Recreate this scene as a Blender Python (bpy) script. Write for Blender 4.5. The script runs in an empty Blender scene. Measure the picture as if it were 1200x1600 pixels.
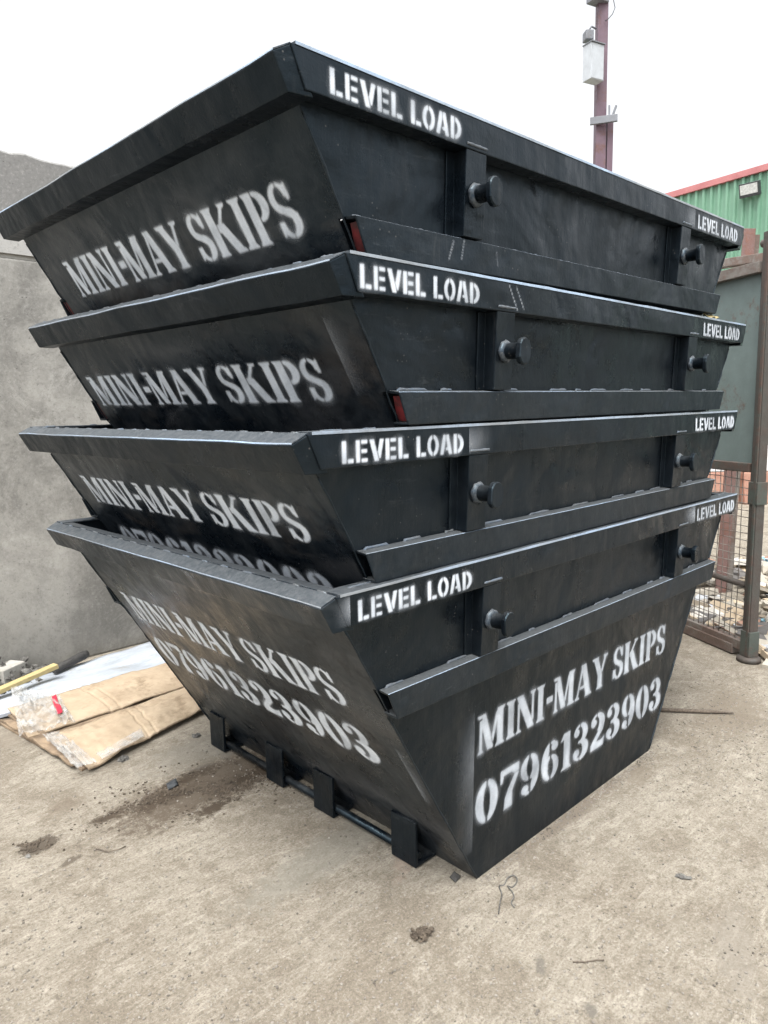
import bpy, bmesh, math, random
import numpy as np
from mathutils import Vector, Matrix, noise as mnoise

scene = bpy.context.scene
col = scene.collection
R = math.radians

# ------------------------------------------------------------------ camera
FPX, W0, H0 = 1116.15, 1200.0, 1600.0            # focal length in photo pixels
CPOS = Vector((-2.106, -1.9567, 1.399))
yaw, pitch, roll = R(45.88), R(-8.21), R(-1.18)
d_ = Vector((math.cos(pitch)*math.cos(yaw), math.cos(pitch)*math.sin(yaw), math.sin(pitch)))
r0 = d_.cross(Vector((0, 0, 1))).normalized()
u0 = r0.cross(d_)
r_ = math.cos(roll)*r0 + math.sin(roll)*u0
u_ = -math.sin(roll)*r0 + math.cos(roll)*u0
cam = bpy.data.cameras.new('camera')
cam.sensor_fit = 'VERTICAL'
cam.sensor_height = 32.0
cam.lens = FPX/H0*32.0
cam.clip_start, cam.clip_end = 0.05, 2000
camo = bpy.data.objects.new('camera', cam)
col.objects.link(camo)
camo.matrix_world = Matrix(((r_.x, u_.x, -d_.x, CPOS.x), (r_.y, u_.y, -d_.y, CPOS.y),
                            (r_.z, u_.z, -d_.z, CPOS.z), (0, 0, 0, 1)))
scene.camera = camo

# ------------------------------------------------------------------ light
SUN_EL, SUN_AZ = R(66), R(-150)                    # direction towards the veiled sun
wd = bpy.data.worlds.new('World')
scene.world = wd
wd.use_nodes = True
wn, wl = wd.node_tree.nodes, wd.node_tree.links
wn.clear()
sky = wn.new('ShaderNodeTexSky')
sky.sky_type = 'NISHITA'
sky.sun_disc = False
sky.sun_elevation = SUN_EL
sky.sun_rotation = math.pi/2 - SUN_AZ
sky.air_density, sky.dust_density, sky.ozone_density = 1.0, 6.0, 1.0
hs = wn.new('ShaderNodeHueSaturation')            # cloud cover takes the blue out of the sky
hs.inputs['Saturation'].default_value = 0.12
bg = wn.new('ShaderNodeBackground')
bg.inputs['Strength'].default_value = 0.15
wo = wn.new('ShaderNodeOutputWorld')
wl.new(sky.outputs[0], hs.inputs['Color'])
wl.new(hs.outputs[0], bg.inputs['Color'])
wl.new(bg.outputs[0], wo.inputs['Surface'])
sl = bpy.data.lights.new('sun', 'SUN')
sl.energy = 0.95
sl.angle = R(35)
sl.color = (1.0, 0.95, 0.88)
so = bpy.data.objects.new('sun', sl)
col.objects.link(so)
sd = Vector((math.cos(SUN_EL)*math.cos(SUN_AZ), math.cos(SUN_EL)*math.sin(SUN_AZ), math.sin(SUN_EL)))
so.rotation_euler = sd.to_track_quat('Z', 'Y').to_euler()
so.location = sd*30
vs = scene.view_settings
vs.view_transform, vs.look, vs.gamma, vs.use_curve_mapping = 'Standard', 'None', 1.0, False
vs.exposure = 1.42

# ------------------------------------------------------------------ helpers
def at(x, y, z=0.0):
    """point at height z seen at photo pixel x, y (used to survey the yard)"""
    q = d_ + r_*((x-600)/FPX) - u_*((y-800)/FPX)
    return CPOS + q*((z-CPOS.z)/q.z)

def away(x, y, dist):
    q = d_ + r_*((x-600)/FPX) - u_*((y-800)/FPX)
    return CPOS + q*(dist/math.hypot(q.x, q.y))

def tag(o, label=None, cat=None, group=None, kind=None):
    if label: o['label'] = label
    if cat: o['category'] = cat
    if group: o['group'] = group
    if kind: o['kind'] = kind
    return o

def empty(name, loc=(0, 0, 0), rot=None):
    o = bpy.data.objects.new(name, None)
    o.empty_display_size = 0.1
    col.objects.link(o)
    o.location = loc
    if rot is not None: o.rotation_mode = 'XYZ'; o.rotation_euler = rot
    return o

ICO = {}
class MB:
    """collects shapes and links them as one mesh object"""
    def __init__(s): s.bm = bmesh.new()
    def loft(s, a, b, bevel=0.0):
        bm = s.bm
        va = [bm.verts.new(p) for p in a]; vb = [bm.verts.new(p) for p in b]
        n = len(a); fs = []
        for i in range(n):
            j = (i+1) % n
            fs.append(bm.faces.new((va[i], va[j], vb[j], vb[i])))
        fs.append(bm.faces.new(va[::-1])); fs.append(bm.faces.new(vb))
        bmesh.ops.recalc_face_normals(bm, faces=fs)
        if bevel:
            es = list({e for f in fs for e in f.edges})
            bmesh.ops.bevel(bm, geom=es, offset=bevel, segments=2, profile=0.6, affect='EDGES', clamp_overlap=True)
        return s
    def chain(s, loops, bevel=0.0):
        bm = s.bm; V = [[bm.verts.new(p) for p in l] for l in loops]; n = len(loops[0]); fs = []
        for a, b in zip(V, V[1:]):
            for i in range(n):
                j = (i+1) % n; fs.append(bm.faces.new((a[i], a[j], b[j], b[i])))
        fs.append(bm.faces.new(V[0][::-1])); fs.append(bm.faces.new(V[-1]))
        bmesh.ops.recalc_face_normals(bm, faces=fs)
        if bevel:
            es = [e for e in {e for f in fs for e in f.edges} if len(e.link_faces) == 2 and e.calc_face_angle(0) > .5]
            bmesh.ops.bevel(bm, geom=es, offset=bevel, segments=2, profile=0.6, affect='EDGES', clamp_overlap=True)
        return s
    def stitch(s, p, q, rnd, dash, gap, rad, drop, nrm=(0, 0, 1)):
        """a run of stitch weld: humps along the seam that sink into it between stitches"""
        p, q, nrm = Vector(p), Vector(q), Vector(nrm); L = (q-p).length; d = (q-p)/L; x = 0.0; pts, rr = [], []
        while x < L-dash[0]:
            l = min(rnd.uniform(*dash), L-x)
            for k in range(7):
                e = (k in (0, 6)); pts.append(p+d*(x+l*k/6)-nrm*(drop if e else 0)+Vector((rnd.uniform(-1, 1), rnd.uniform(-1, 1), 0))*.0008*(not e)); rr.append(.0008 if e else rnd.uniform(*rad))
            x += l+rnd.uniform(*gap)
        return s.tube(pts, rr, 6)
    def box(s, c, h, rot=None, bevel=0.0):
        c = Vector(c); M = rot if rot is not None else Matrix.Identity(3)
        f = lambda x, y, z: c + M @ Vector((x*h[0], y*h[1], z*h[2]))
        s.loft([f(-1,-1,-1), f(1,-1,-1), f(1,1,-1), f(-1,1,-1)], [f(-1,-1,1), f(1,-1,1), f(1,1,1), f(-1,1,1)], bevel)
        return s
    def bar(s, p, q, w, h, up=(0, 0, 1), bevel=0.0):
        p, q = Vector(p), Vector(q); d = (q-p).normalized()
        a = d.cross(Vector(up)).normalized(); b = a.cross(d)
        cs = [(-1,-1), (1,-1), (1,1), (-1,1)]
        s.loft([p+a*(w/2*i)+b*(h/2*j) for i, j in cs], [q+a*(w/2*i)+b*(h/2*j) for i, j in cs], bevel)
        return s
    def tube(s, pts, rad, n=8, bevel=0.0):
        pts = [Vector(p) for p in pts]; bm = s.bm
        if not hasattr(rad, '__len__'): rad = [rad]*len(pts)
        rings = []; a = None
        for i, p in enumerate(pts):
            d = (pts[min(i+1, len(pts)-1)] - pts[max(i-1, 0)]).normalized()
            if a is None:
                a = d.cross(Vector((0.13, 0.27, 1))).normalized()
            else:
                a = (a - d*a.dot(d)).normalized()
            b = d.cross(a)
            rings.append([bm.verts.new(p + (a*math.cos(t)+b*math.sin(t))*rad[i]) for t in [2*math.pi*k/n for k in range(n)]])
        fs = []
        for r1, r2 in zip(rings, rings[1:]):
            for k in range(n):
                f = bm.faces.new((r1[k], r1[(k+1) % n], r2[(k+1) % n], r2[k])); f.smooth = True; fs.append(f)
        fs.append(bm.faces.new(rings[0][::-1])); fs.append(bm.faces.new(rings[-1]))
        bmesh.ops.recalc_face_normals(bm, faces=fs)
        return s
    def blob(s, c, r, rnd, sub=1, rough=0.35):
        rx, ry, rz = r if hasattr(r, '__len__') else (r, r, r)
        a = rnd.uniform(0, 6.28); ca, sa = math.cos(a), math.sin(a); off = Vector((rnd.random()*50, rnd.random()*50, 0))
        if sub not in ICO:
            b_ = bmesh.new(); bmesh.ops.create_icosphere(b_, subdivisions=sub, radius=1.0); b_.verts.ensure_lookup_table()
            ICO[sub] = ([v.co.copy() for v in b_.verts], [[v.index for v in f.verts] for f in b_.faces]); b_.free()
        vs_ = []; c = Vector(c)
        for co in ICO[sub][0]:
            k = 1 + rough*mnoise.noise(co*1.7 + off)*1.6
            x, y, z = co.x*rx*k, co.y*ry*k, co.z*rz*k
            vs_.append(s.bm.verts.new((c.x+x*ca-y*sa, c.y+x*sa+y*ca, c.z+z)))
        for f in ICO[sub][1]: s.bm.faces.new([vs_[i] for i in f])
        return s
    def patch(s, c4, nu, nv, th=0.006, zf=None):
        """four corners (00,10,11,01) into a bent sheet of thickness th"""
        bm = s.bm; c4 = [Vector(c) for c in c4]; top, bot = [], []
        nrm = (c4[1]-c4[0]).cross(c4[3]-c4[0]).normalized()
        for i in range(nu+1):
            a, b = [], []
            for j in range(nv+1):
                u, v = i/nu, j/nv
                p = (c4[0]*(1-u)+c4[1]*u)*(1-v) + (c4[3]*(1-u)+c4[2]*u)*v
                if zf: p = p + nrm*zf(u, v, p)
                a.append(bm.verts.new(p+nrm*th)); b.append(bm.verts.new(p))
            top.append(a); bot.append(b)
        F = bm.faces.new
        for i in range(nu):
            for j in range(nv):
                F((top[i][j], top[i+1][j], top[i+1][j+1], top[i][j+1])).smooth = True
                F((bot[i][j], bot[i][j+1], bot[i+1][j+1], bot[i+1][j])).smooth = True
        for i in range(nu):
            F((top[i][0], bot[i][0], bot[i+1][0], top[i+1][0])); F((top[i][nv], top[i+1][nv], bot[i+1][nv], bot[i][nv]))
        for j in range(nv):
            F((top[0][j], top[0][j+1], bot[0][j+1], bot[0][j])); F((top[nu][j], bot[nu][j], bot[nu][j+1], top[nu][j+1]))
        return s
    def build(s, name, mat, parent=None):
        me = bpy.data.meshes.new(name)
        s.bm.to_mesh(me); s.bm.free()
        if mat is not None: me.materials.append(mat)
        o = bpy.data.objects.new(name, me)
        col.objects.link(o)
        if parent is not None: o.parent = parent
        return o

# ------------------------------------------------------------------ materials
class NT:
    def __init__(s, name):
        s.m = bpy.data.materials.new(name); s.m.use_nodes = True
        s.n, s.l = s.m.node_tree.nodes, s.m.node_tree.links
        s.n.clear()
        s.out = s.n.new('ShaderNodeOutputMaterial'); s.b = s.n.new('ShaderNodeBsdfPrincipled')
        s.l.new(s.b.outputs[0], s.out.inputs['Surface'])
        s.tc = s.n.new('ShaderNodeTexCoord')
        s.oi = s.n.new('ShaderNodeObjectInfo')
    def coords(s, space='Object', scale=(1, 1, 1), rnd=True, rotz=0.0):
        mp = s.n.new('ShaderNodeMapping'); mp.inputs['Scale'].default_value = scale
        mp.inputs['Rotation'].default_value = (0, 0, rotz)
        if space == 'World':
            g = s.n.new('ShaderNodeNewGeometry'); s.l.new(g.outputs['Position'], mp.inputs['Vector'])
        else: s.l.new(s.tc.outputs['Object'], mp.inputs['Vector'])
        if rnd:
            v = s.n.new('ShaderNodeVectorMath'); v.operation = 'SCALE'; v.inputs[0].default_value = (37, 53, 71)
            s.l.new(s.oi.outputs['Random'], v.inputs['Scale'])
            s.l.new(v.outputs[0], mp.inputs['Location'])
        return mp.outputs[0]
    def noise(s, vec, scale, detail=6, rough=0.6, dist=0.0):
        t = s.n.new('ShaderNodeTexNoise'); t.inputs['Scale'].default_value = scale; t.inputs['Detail'].default_value = detail
        t.inputs['Roughness'].default_value = rough; t.inputs['Distortion'].default_value = dist
        s.l.new(vec, t.inputs['Vector']); return t.outputs['Fac']
    def vor(s, vec, scale, feat='F1'):
        t = s.n.new('ShaderNodeTexVoronoi'); t.feature = feat; t.inputs['Scale'].default_value = scale
        s.l.new(vec, t.inputs['Vector']); return t.outputs['Distance']
    def ramp(s, fac, stops):
        t = s.n.new('ShaderNodeValToRGB'); e = t.color_ramp.elements
        while len(e) < len(stops): e.new(0.5)
        for k, (p, c) in zip(e, stops):
            k.position = p; k.color = (c, c, c, 1) if not hasattr(c, '__len__') else (*c, 1)
        s.l.new(fac, t.inputs['Fac']); return t.outputs['Color']
    def mix(s, fac, a, b, mode='MIX'):
        t = s.n.new('ShaderNodeMix'); t.data_type = 'RGBA'; t.blend_type = mode
        for k, v in ((0, fac), (6, a), (7, b)):
            if hasattr(v, 'is_linked'): s.l.new(v, t.inputs[k])
            elif k == 0: t.inputs[0].default_value = v
            else: t.inputs[k].default_value = (*v, 1)
        return t.outputs[2]
    def math(s, op, a, b=0.0, clamp=False):
        t = s.n.new('ShaderNodeMath'); t.operation = op; t.use_clamp = clamp
        for k, v in ((0, a), (1, b)):
            if hasattr(v, 'is_linked'): s.l.new(v, t.inputs[k])
            else: t.inputs[k].default_value = v
        return t.outputs[0]
    def sep(s, v, k):
        t = s.n.new('ShaderNodeSeparateXYZ'); s.l.new(v, t.inputs[0]); return t.outputs[k]
    def attr(s, name):
        t = s.n.new('ShaderNodeAttribute'); t.attribute_name = name; return t.outputs['Fac']
    def set(s, **k):
        for n, v in k.items():
            n = {'base': 'Base Color', 'rough': 'Roughness', 'metal': 'Metallic', 'spec': 'Specular IOR Level', 'alpha': 'Alpha'}.get(n, n)
            i = s.b.inputs[n]
            if hasattr(v, 'is_linked'): s.l.new(v, i)
            else: i.default_value = (*v, 1) if hasattr(v, '__len__') else v
        return s
    def bump(s, h, strength=0.3, dist=0.01):
        t = s.n.new('ShaderNodeBump'); t.inputs['Strength'].default_value = strength; t.inputs['Distance'].default_value = dist
        s.l.new(h, t.inputs['Height']); s.l.new(t.outputs[0], s.b.inputs['Normal']); return s

def mat_black(name, base=0.012, dust=0.06, wear=0.0, rlo=0.30, rhi=0.55, tint=(0.62, 0.98, 1.5), grime=0.10, settle=0.0, spec=0.38):
    t = NT(name); v = t.coords()
    big = t.noise(v, 1.7, 5, 0.6, 0.4); mid = t.noise(v, 9, 6, 0.65); fine = t.noise(v, 90, 3, 0.7); spk = t.vor(v, 55)
    g = t.n.new('ShaderNodeNewGeometry'); nz = t.sep(g.outputs['Normal'], 2)
    c0 = t.mix(t.ramp(big, [(0.4, 0.0), (0.7, 1.0)]), tuple(base*x for x in tint), tuple(base*1.9*x for x in (0.75, 1.0, 1.35)))
    # old road dust: a thin blotchy film, thicker where it can settle
    up = t.ramp(nz, [(0.25, 0.0), (0.9, 1.0)])
    film = t.math('MULTIPLY', t.ramp(mid, [(0.45, 0.0), (0.75, 1.0)]), t.math('ADD', grime, t.math('MULTIPLY', up, 0.9)))
    fl = t.math('MULTIPLY', film, min(1.0, dust*9), True)
    fl = t.math('MAXIMUM', fl, t.math('MULTIPLY', t.math('MULTIPLY', up, settle), t.math('ADD', 0.5, t.math('MULTIPLY', fine, 0.9))), True)
    c1 = t.mix(fl, c0, (0.135, 0.145, 0.15))
    sp = t.math('MULTIPLY', t.ramp(spk, [(0.07, 1.0), (0.13, 0.0)]), t.ramp(t.noise(v, 7, 3), [(0.53, 0.0), (0.60, 1.0)]))
    c2 = t.mix(t.math('MULTIPLY', sp, 0.35), c1, (0.22, 0.21, 0.20))
    if wear > 0:
        w = t.ramp(t.noise(v, 60, 6, 0.8), [(0.42, 0.0), (0.66, 1.0)])
        c2 = t.mix(t.math('MULTIPLY', w, wear), c2, (0.16, 0.165, 0.17))
    va = t.coords(scale=(2.2, 2.2, 14)); vb = t.coords(scale=(16, 16, 1.6))
    sc = t.math('MULTIPLY', t.ramp(t.noise(va, 3.5, 9, 0.85, 0.4), [(0.56, 0.0), (0.66, 1.0)]), t.ramp(t.noise(v, 3.0, 4), [(0.46, 0.0), (0.60, 1.0)]))
    run = t.math('MULTIPLY', t.ramp(t.noise(vb, 2.0, 8, 0.8), [(0.57, 0.0), (0.66, 1.0)]), t.ramp(t.noise(v, 2.1, 4), [(0.50, 0.0), (0.62, 1.0)]))
    c2 = t.mix(t.math('MULTIPLY', sc, 0.42), c2, (0.075, 0.082, 0.090))
    c2 = t.mix(t.math('MULTIPLY', run, 0.35), c2, (0.060, 0.060, 0.060))
    mid = t.ramp(t.math('ADD', t.math('MULTIPLY', mid, 0.6), t.math('MULTIPLY', t.noise(vb, 1.1, 6, 0.7), 0.4)), [(0.36, 0.0), (0.64, 1.0)])
    rg = t.math('ADD', rlo, t.math('MULTIPLY', t.math('ADD', t.math('MULTIPLY', mid, 0.6), t.math('MULTIPLY', big, 0.4)), rhi-rlo))
    t.set(base=c2, rough=rg, spec=spec)
    t.b.inputs['Specular Tint'].default_value = (0.60, 0.84, 1.0, 1)
    h = t.math('ADD', t.math('MULTIPLY', fine, 0.25), t.math('ADD', t.math('MULTIPLY', mid, 0.5), t.math('MULTIPLY', t.noise(v, 3.2, 3, 0.5, 0.3), 15.0)))
    t.bump(h, 0.40, 0.006)
    return t.m

M = {}
M['black'] = mat_black('black_paint', 0.0045, 0.05, rlo=.10, rhi=.62, grime=.10, spec=.33)
M['black_end'] = mat_black('grimy_black_paint', 0.007, 0.05, rlo=.12, rhi=.55, grime=0.36, spec=.40)
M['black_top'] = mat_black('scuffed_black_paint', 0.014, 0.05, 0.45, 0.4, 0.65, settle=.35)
M['black_ledge'] = mat_black('dusty_black_paint', 0.006, 0.06, 0.05, 0.32, 0.55, settle=.62)
M['collar'] = mat_black('scuffed_lug_weld', 0.02, 0.07, 0.5, 0.2, 0.5, settle=.6)
M['worn_glint'] = mat_black('worn_edge_highlight', 0.30, 0.06, 0.3, 0.3, 0.5, tint=(.92, 1, 1.08))  # edge wear plus a bright edge highlight, both put into the base colour
M['weld'] = mat_black('weld_metal', 0.09, 0.06, 0.8, 0.25, 0.5, tint=(.92, 1, 1.08))

def dirt_end():
    # grey-brown road film and worn patches on the sloping ends
    nt = M['black_end'].node_tree; n, l = nt.nodes, nt.links
    b = [q for q in n if q.type == 'BSDF_PRINCIPLED'][0]; src = b.inputs['Base Color'].links[0].from_socket
    tc = n.new('ShaderNodeTexCoord'); mp = n.new('ShaderNodeMapping'); l.new(tc.outputs['Object'], mp.inputs['Vector'])
    oi = n.new('ShaderNodeObjectInfo'); vm = n.new('ShaderNodeVectorMath'); vm.operation = 'SCALE'; vm.inputs[0].default_value = (11, 23, 31)
    l.new(oi.outputs['Random'], vm.inputs['Scale']); l.new(vm.outputs[0], mp.inputs['Location'])
    mp.inputs['Scale'].default_value = (1, 0.9, 2.2)
    t1 = n.new('ShaderNodeTexNoise'); t1.inputs['Scale'].default_value = 2.3; t1.inputs['Detail'].default_value = 8; t1.inputs['Roughness'].default_value = .62; t1.inputs['Distortion'].default_value = .5
    l.new(mp.outputs[0], t1.inputs['Vector'])
    for lo, hi, colr, amt, ch in ((.50, .66, (.050, .052, .056), .8, 0), (.54, .64, (.044, .040, .037), .6, 1)):
        rp = n.new('ShaderNodeValToRGB'); rp.color_ramp.elements[0].position = lo; rp.color_ramp.elements[1].position = hi
        sp = n.new('ShaderNodeSeparateColor'); l.new(t1.outputs['Color'], sp.inputs[0]); l.new(sp.outputs[ch], rp.inputs['Fac'])
        ml_ = n.new('ShaderNodeMath'); ml_.operation = 'MULTIPLY'; l.new(rp.outputs['Color'], ml_.inputs[0]); ml_.inputs[1].default_value = amt
        mx = n.new('ShaderNodeMix'); mx.data_type = 'RGBA'; l.new(ml_.outputs[0], mx.inputs[0]); l.new(src, mx.inputs[6]); mx.inputs[7].default_value = (*colr, 1)
        src = mx.outputs[2]
    l.new(src, b.inputs['Base Color'])
dirt_end()
t = NT('red_primer'); v = t.coords()
t.set(base=t.mix(t.ramp(t.noise(v, 25, 5), [(0.4, 0.0), (0.65, 1.0)]), (0.17, 0.018, 0.020), (0.03, 0.014, 0.014)), rough=0.55); M['primer'] = t.m

# stencilled spray paint: coverage is stored per vertex, bare where none landed
t = NT('white_spray_paint'); v = t.coords()
cov = t.attr('cover'); nz_ = t.noise(v, 260, 3, 0.8); n2 = t.noise(v, 18, 4, 0.6)
a = t.math('MULTIPLY', cov, t.math('ADD', 0.62, t.math('MULTIPLY', n2, 0.66)), True)
a = t.math('MULTIPLY', a, t.math('ADD', 0.70, t.math('MULTIPLY', nz_, 0.55)), True)
t.set(base=t.mix(n2, (0.58, 0.65, 0.74), (0.76, 0.81, 0.87)), rough=0.6, spec=0.3, alpha=a); M['spray'] = t.m

def mat_rust(name, c_paint, c_rust, amt, c_pale=(0.3, 0.28, 0.25)):
    t = NT(name); v = t.coords(); n1 = t.noise(v, 3.0, 8, 0.7, 0.6); n2 = t.noise(v, 30, 6, 0.7); n3 = t.noise(v, 11, 5, 0.6)
    f = t.ramp(t.math('ADD', t.math('MULTIPLY', n1, 0.7), t.math('MULTIPLY', n2, 0.3)), [(0.62-amt*0.35, 0.0), (0.72-amt*0.35, 1.0)])
    c = t.mix(f, t.mix(n3, tuple(x*0.75 for x in c_paint), tuple(x*1.25 for x in c_paint)), t.mix(n2, tuple(x*0.5 for x in c_rust), tuple(x*1.5 for x in c_rust)))
    c = t.mix(t.math('MULTIPLY', t.ramp(n2, [(0.66, 0.0), (0.74, 1.0)]), 0.6), c, c_pale)
    t.set(base=c, rough=t.math('ADD', 0.5, t.math('MULTIPLY', f, 0.3))).bump(t.math('ADD', n2, f), 0.3, 0.004)
    return t.m
M['post'] = mat_rust('rusty_post_steel', (0.058, 0.056, 0.050), (0.062, 0.050, 0.043), 0.5)
M['gatesheet'] = mat_rust('grey_green_sheet', (0.135, 0.175, 0.17), (0.11, 0.07, 0.055), 0.12)
M['gaterail'] = mat_rust('green_rail_steel', (0.060, 0.072, 0.064), (0.08, 0.055, 0.045), 0.5)
M['rustbeam'] = mat_rust('weathered_beam_steel', (0.17, 0.155, 0.14), (0.12, 0.085, 0.07), 0.5)
M['redcol'] = mat_rust('brown_column_steel', (0.17, 0.105, 0.095), (0.16, 0.07, 0.05), 0.35)
M['wire'] = mat_rust('galvanised_wire', (0.24, 0.23, 0.21), (0.12, 0.085, 0.07), 0.40)
M['pole'] = mat_rust('maroon_pole_paint', (0.12, 0.075, 0.10), (0.12, 0.065, 0.06), 0.3)
M['galv'] = mat_rust('galvanised_steel', (0.42, 0.45, 0.48), (0.25, 0.25, 0.25), 0.05)
M['greysteel'] = mat_rust('dull_grey_steel', (0.16, 0.17, 0.19), (0.12, 0.10, 0.09), 0.1)

# concrete wall
t = NT('precast_concrete'); v = t.coords('World', rnd=False)
n1 = t.noise(v, 1.1, 9, 0.68, 0.5); n2 = t.noise(v, 24, 6, 0.75); n3 = t.noise(v, 9, 9, 0.78, 0.25); st = t.noise(t.coords('World', (7, 1, 0.6), False), 1.0, 6, 0.65)
c = t.mix(t.ramp(n1, [(0.40, 0.0), (0.58, 1.0)]), (0.185, 0.181, 0.168), (0.37, 0.362, 0.335))
bl = t.noise(v, 2.4, 10, 0.8, 0.6)
c = t.mix(t.math('MULTIPLY', t.ramp(bl, [(0.52, 0.0), (0.60, 1.0)]), 0.6), c, (0.46, 0.452, 0.425))
c = t.mix(t.math('MULTIPLY', t.ramp(bl, [(0.38, 1.0), (0.46, 0.0)]), 0.5), c, (0.16, 0.156, 0.145))
c = t.mix(t.math('MULTIPLY', t.ramp(n3, [(0.55, 0.0), (0.66, 1.0)]), 0.55), c, (0.369, 0.363, 0.343))
c = t.mix(t.math('MULTIPLY', t.ramp(st, [(0.50, 0.0), (0.75, 1.0)]), 0.35), c, (0.133, 0.129, 0.118))
pit = t.math('MULTIPLY', t.ramp(t.vor(v, 34), [(0.08, 1.0), (0.15, 0.0)]), t.ramp(n3, [(0.50, 0.0), (0.6, 1.0)]))
c = t.mix(t.math('MULTIPLY', pit, 0.5), c, (0.062, 0.059, 0.053))
z = t.sep(v, 2); x = t.sep(v, 0)
# weather stain hanging from the top of the wall, with its own ragged tide line, and a grimy foot
tide = t.math('ADD', z, t.math('MULTIPLY', t.math('SUBTRACT', n1, 0.5), 0.9))
c = t.mix(t.math('MULTIPLY', t.ramp(t.math('MULTIPLY', z, 0.3333), [(0.7405, 0.0), (0.7415, 1.0)]), 0.62), c, (0.47, 0.47, 0.46))
c = t.mix(t.math('MULTIPLY', t.ramp(t.math('MULTIPLY', tide, 0.3333), [(0.835, 0.0), (0.842, 1.0)]), 0.85), c, (0.185, 0.184, 0.18))
wn5 = t.noise(v, 55, 8, 0.85)
c = t.mix(t.math('MULTIPLY', t.ramp(wn5, [(0.53, 0.0), (0.62, 1.0)]), 0.45), c, (0.42, 0.415, 0.395))
c = t.mix(t.math('MULTIPLY', t.ramp(wn5, [(0.38, 1.0), (0.46, 0.0)]), 0.45), c, (0.12, 0.118, 0.108))
foot = t.math('ADD', z, t.math('MULTIPLY', n1, 0.5))
c = t.mix(t.math('MULTIPLY', t.ramp(foot, [(0.25, 1.0), (0.95, 0.0)]), 0.55), c, (0.129, 0.126, 0.115))
cr = t.n.new('ShaderNodeTexVoronoi'); cr.feature = 'DISTANCE_TO_EDGE'; cr.inputs['Scale'].default_value = 1.3
dv = t.n.new('ShaderNodeVectorMath'); dv.operation = 'ADD'; t.l.new(v, dv.inputs[0])
nv_ = t.n.new('ShaderNodeTexNoise'); nv_.inputs['Scale'].default_value = 3.0; nv_.inputs['Detail'].default_value = 5; t.l.new(v, nv_.inputs['Vector'])
t.l.new(nv_.outputs['Color'], dv.inputs[1]); t.l.new(dv.outputs[0], cr.inputs['Vector'])
crk = t.math('MULTIPLY', t.ramp(cr.outputs['Distance'], [(0.0, 1.0), (0.006, 0.0)]), t.ramp(t.noise(v, 1.6, 2), [(0.52, 0.0), (0.6, 1.0)]))
c = t.mix(t.math('MULTIPLY', crk, 0.0), c, (0.051, 0.050, 0.046))
h = t.math('SUBTRACT', t.math('ADD', t.math('MULTIPLY', n2, 0.35), n3), t.math('MULTIPLY', t.math('ADD', pit, 0.0), 1.5))
t.set(base=c, rough=0.9, spec=0.25).bump(h, 0.5, 0.006); M['wall'] = t.m

# concrete yard
t = NT('yard_concrete'); v = t.coords('World', rnd=False)
n1 = t.noise(v, 0.9, 10, 0.70, 0.4); n2 = t.noise(v, 38, 8, 0.85); n3 = t.noise(v, 3.2, 10, 0.78, 0.5); n4 = t.noise(v, 130, 5, 0.9); n5 = t.noise(v, 16, 9, 0.82, 0.3)
br = t.noise(t.coords('World', (9.0, 36, 1), False, R(6)), 1.0, 9, 0.85, 1.6)
br2 = t.noise(t.coords('World', (1.6, 7, 1), False, R(4)), 1.0, 9, 0.8, 1.2)
c = t.mix(t.ramp(n1, [(0.36, 0.0), (0.60, 1.0)]), (0.212, 0.186, 0.149), (0.275, 0.250, 0.206))
c = t.mix(t.math('MULTIPLY', t.ramp(n5, [(0.49, 0.0), (0.60, 1.0)]), 0.85), c, (0.160, 0.140, 0.110))
c = t.mix(t.math('MULTIPLY', t.ramp(br, [(0.50, 0.0), (0.59, 1.0)]), 0.72), c, (0.352, 0.326, 0.273))
c = t.mix(t.math('MULTIPLY', t.ramp(br2, [(0.42, 1.0), (0.55, 0.0)]), 0.50), c, (0.164, 0.143, 0.113))
c = t.mix(t.math('MULTIPLY', t.ramp(n3, [(0.50, 0.0), (0.58, 1.0)]), 0.75), c, (0.156, 0.133, 0.103))
c = t.mix(t.math('MULTIPLY', t.ramp(n2, [(0.54, 0.0), (0.64, 1.0)]), 0.60), c, (0.368, 0.341, 0.292))
c = t.mix(t.math('MULTIPLY', t.ramp(n2, [(0.38, 1.0), (0.46, 0.0)]), 0.75), c, (0.108, 0.093, 0.072))
c = t.mix(t.math('MULTIPLY', t.ramp(n4, [(0.41, 1.0), (0.47, 0.0)]), 0.65), c, (0.096, 0.082, 0.065))
c = t.mix(t.math('MULTIPLY', t.ramp(n4, [(0.55, 0.0), (0.62, 1.0)]), 0.45), c, (0.400, 0.373, 0.326))
gv = t.n.new('ShaderNodeTexVoronoi'); gv.feature = 'DISTANCE_TO_EDGE'; gv.inputs['Scale'].default_value = 0.75
gd = t.n.new('ShaderNodeVectorMath'); gd.operation = 'ADD'; t.l.new(v, gd.inputs[0])
gnz = t.n.new('ShaderNodeTexNoise'); gnz.inputs['Scale'].default_value = 2.6; gnz.inputs['Detail'].default_value = 7; t.l.new(v, gnz.inputs['Vector']); t.l.new(gnz.outputs['Color'], gd.inputs[1]); t.l.new(gd.outputs[0], gv.inputs['Vector'])
gck = t.math('MULTIPLY', t.ramp(gv.outputs['Distance'], [(0.0, 1.0), (0.0045, 0.0)]), t.ramp(t.noise(v, 1.3, 3), [(0.50, 0.0), (0.58, 1.0)]))
c = t.mix(t.math('MULTIPLY', gck, 0.6), c, (0.10, 0.085, 0.07))
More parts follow.
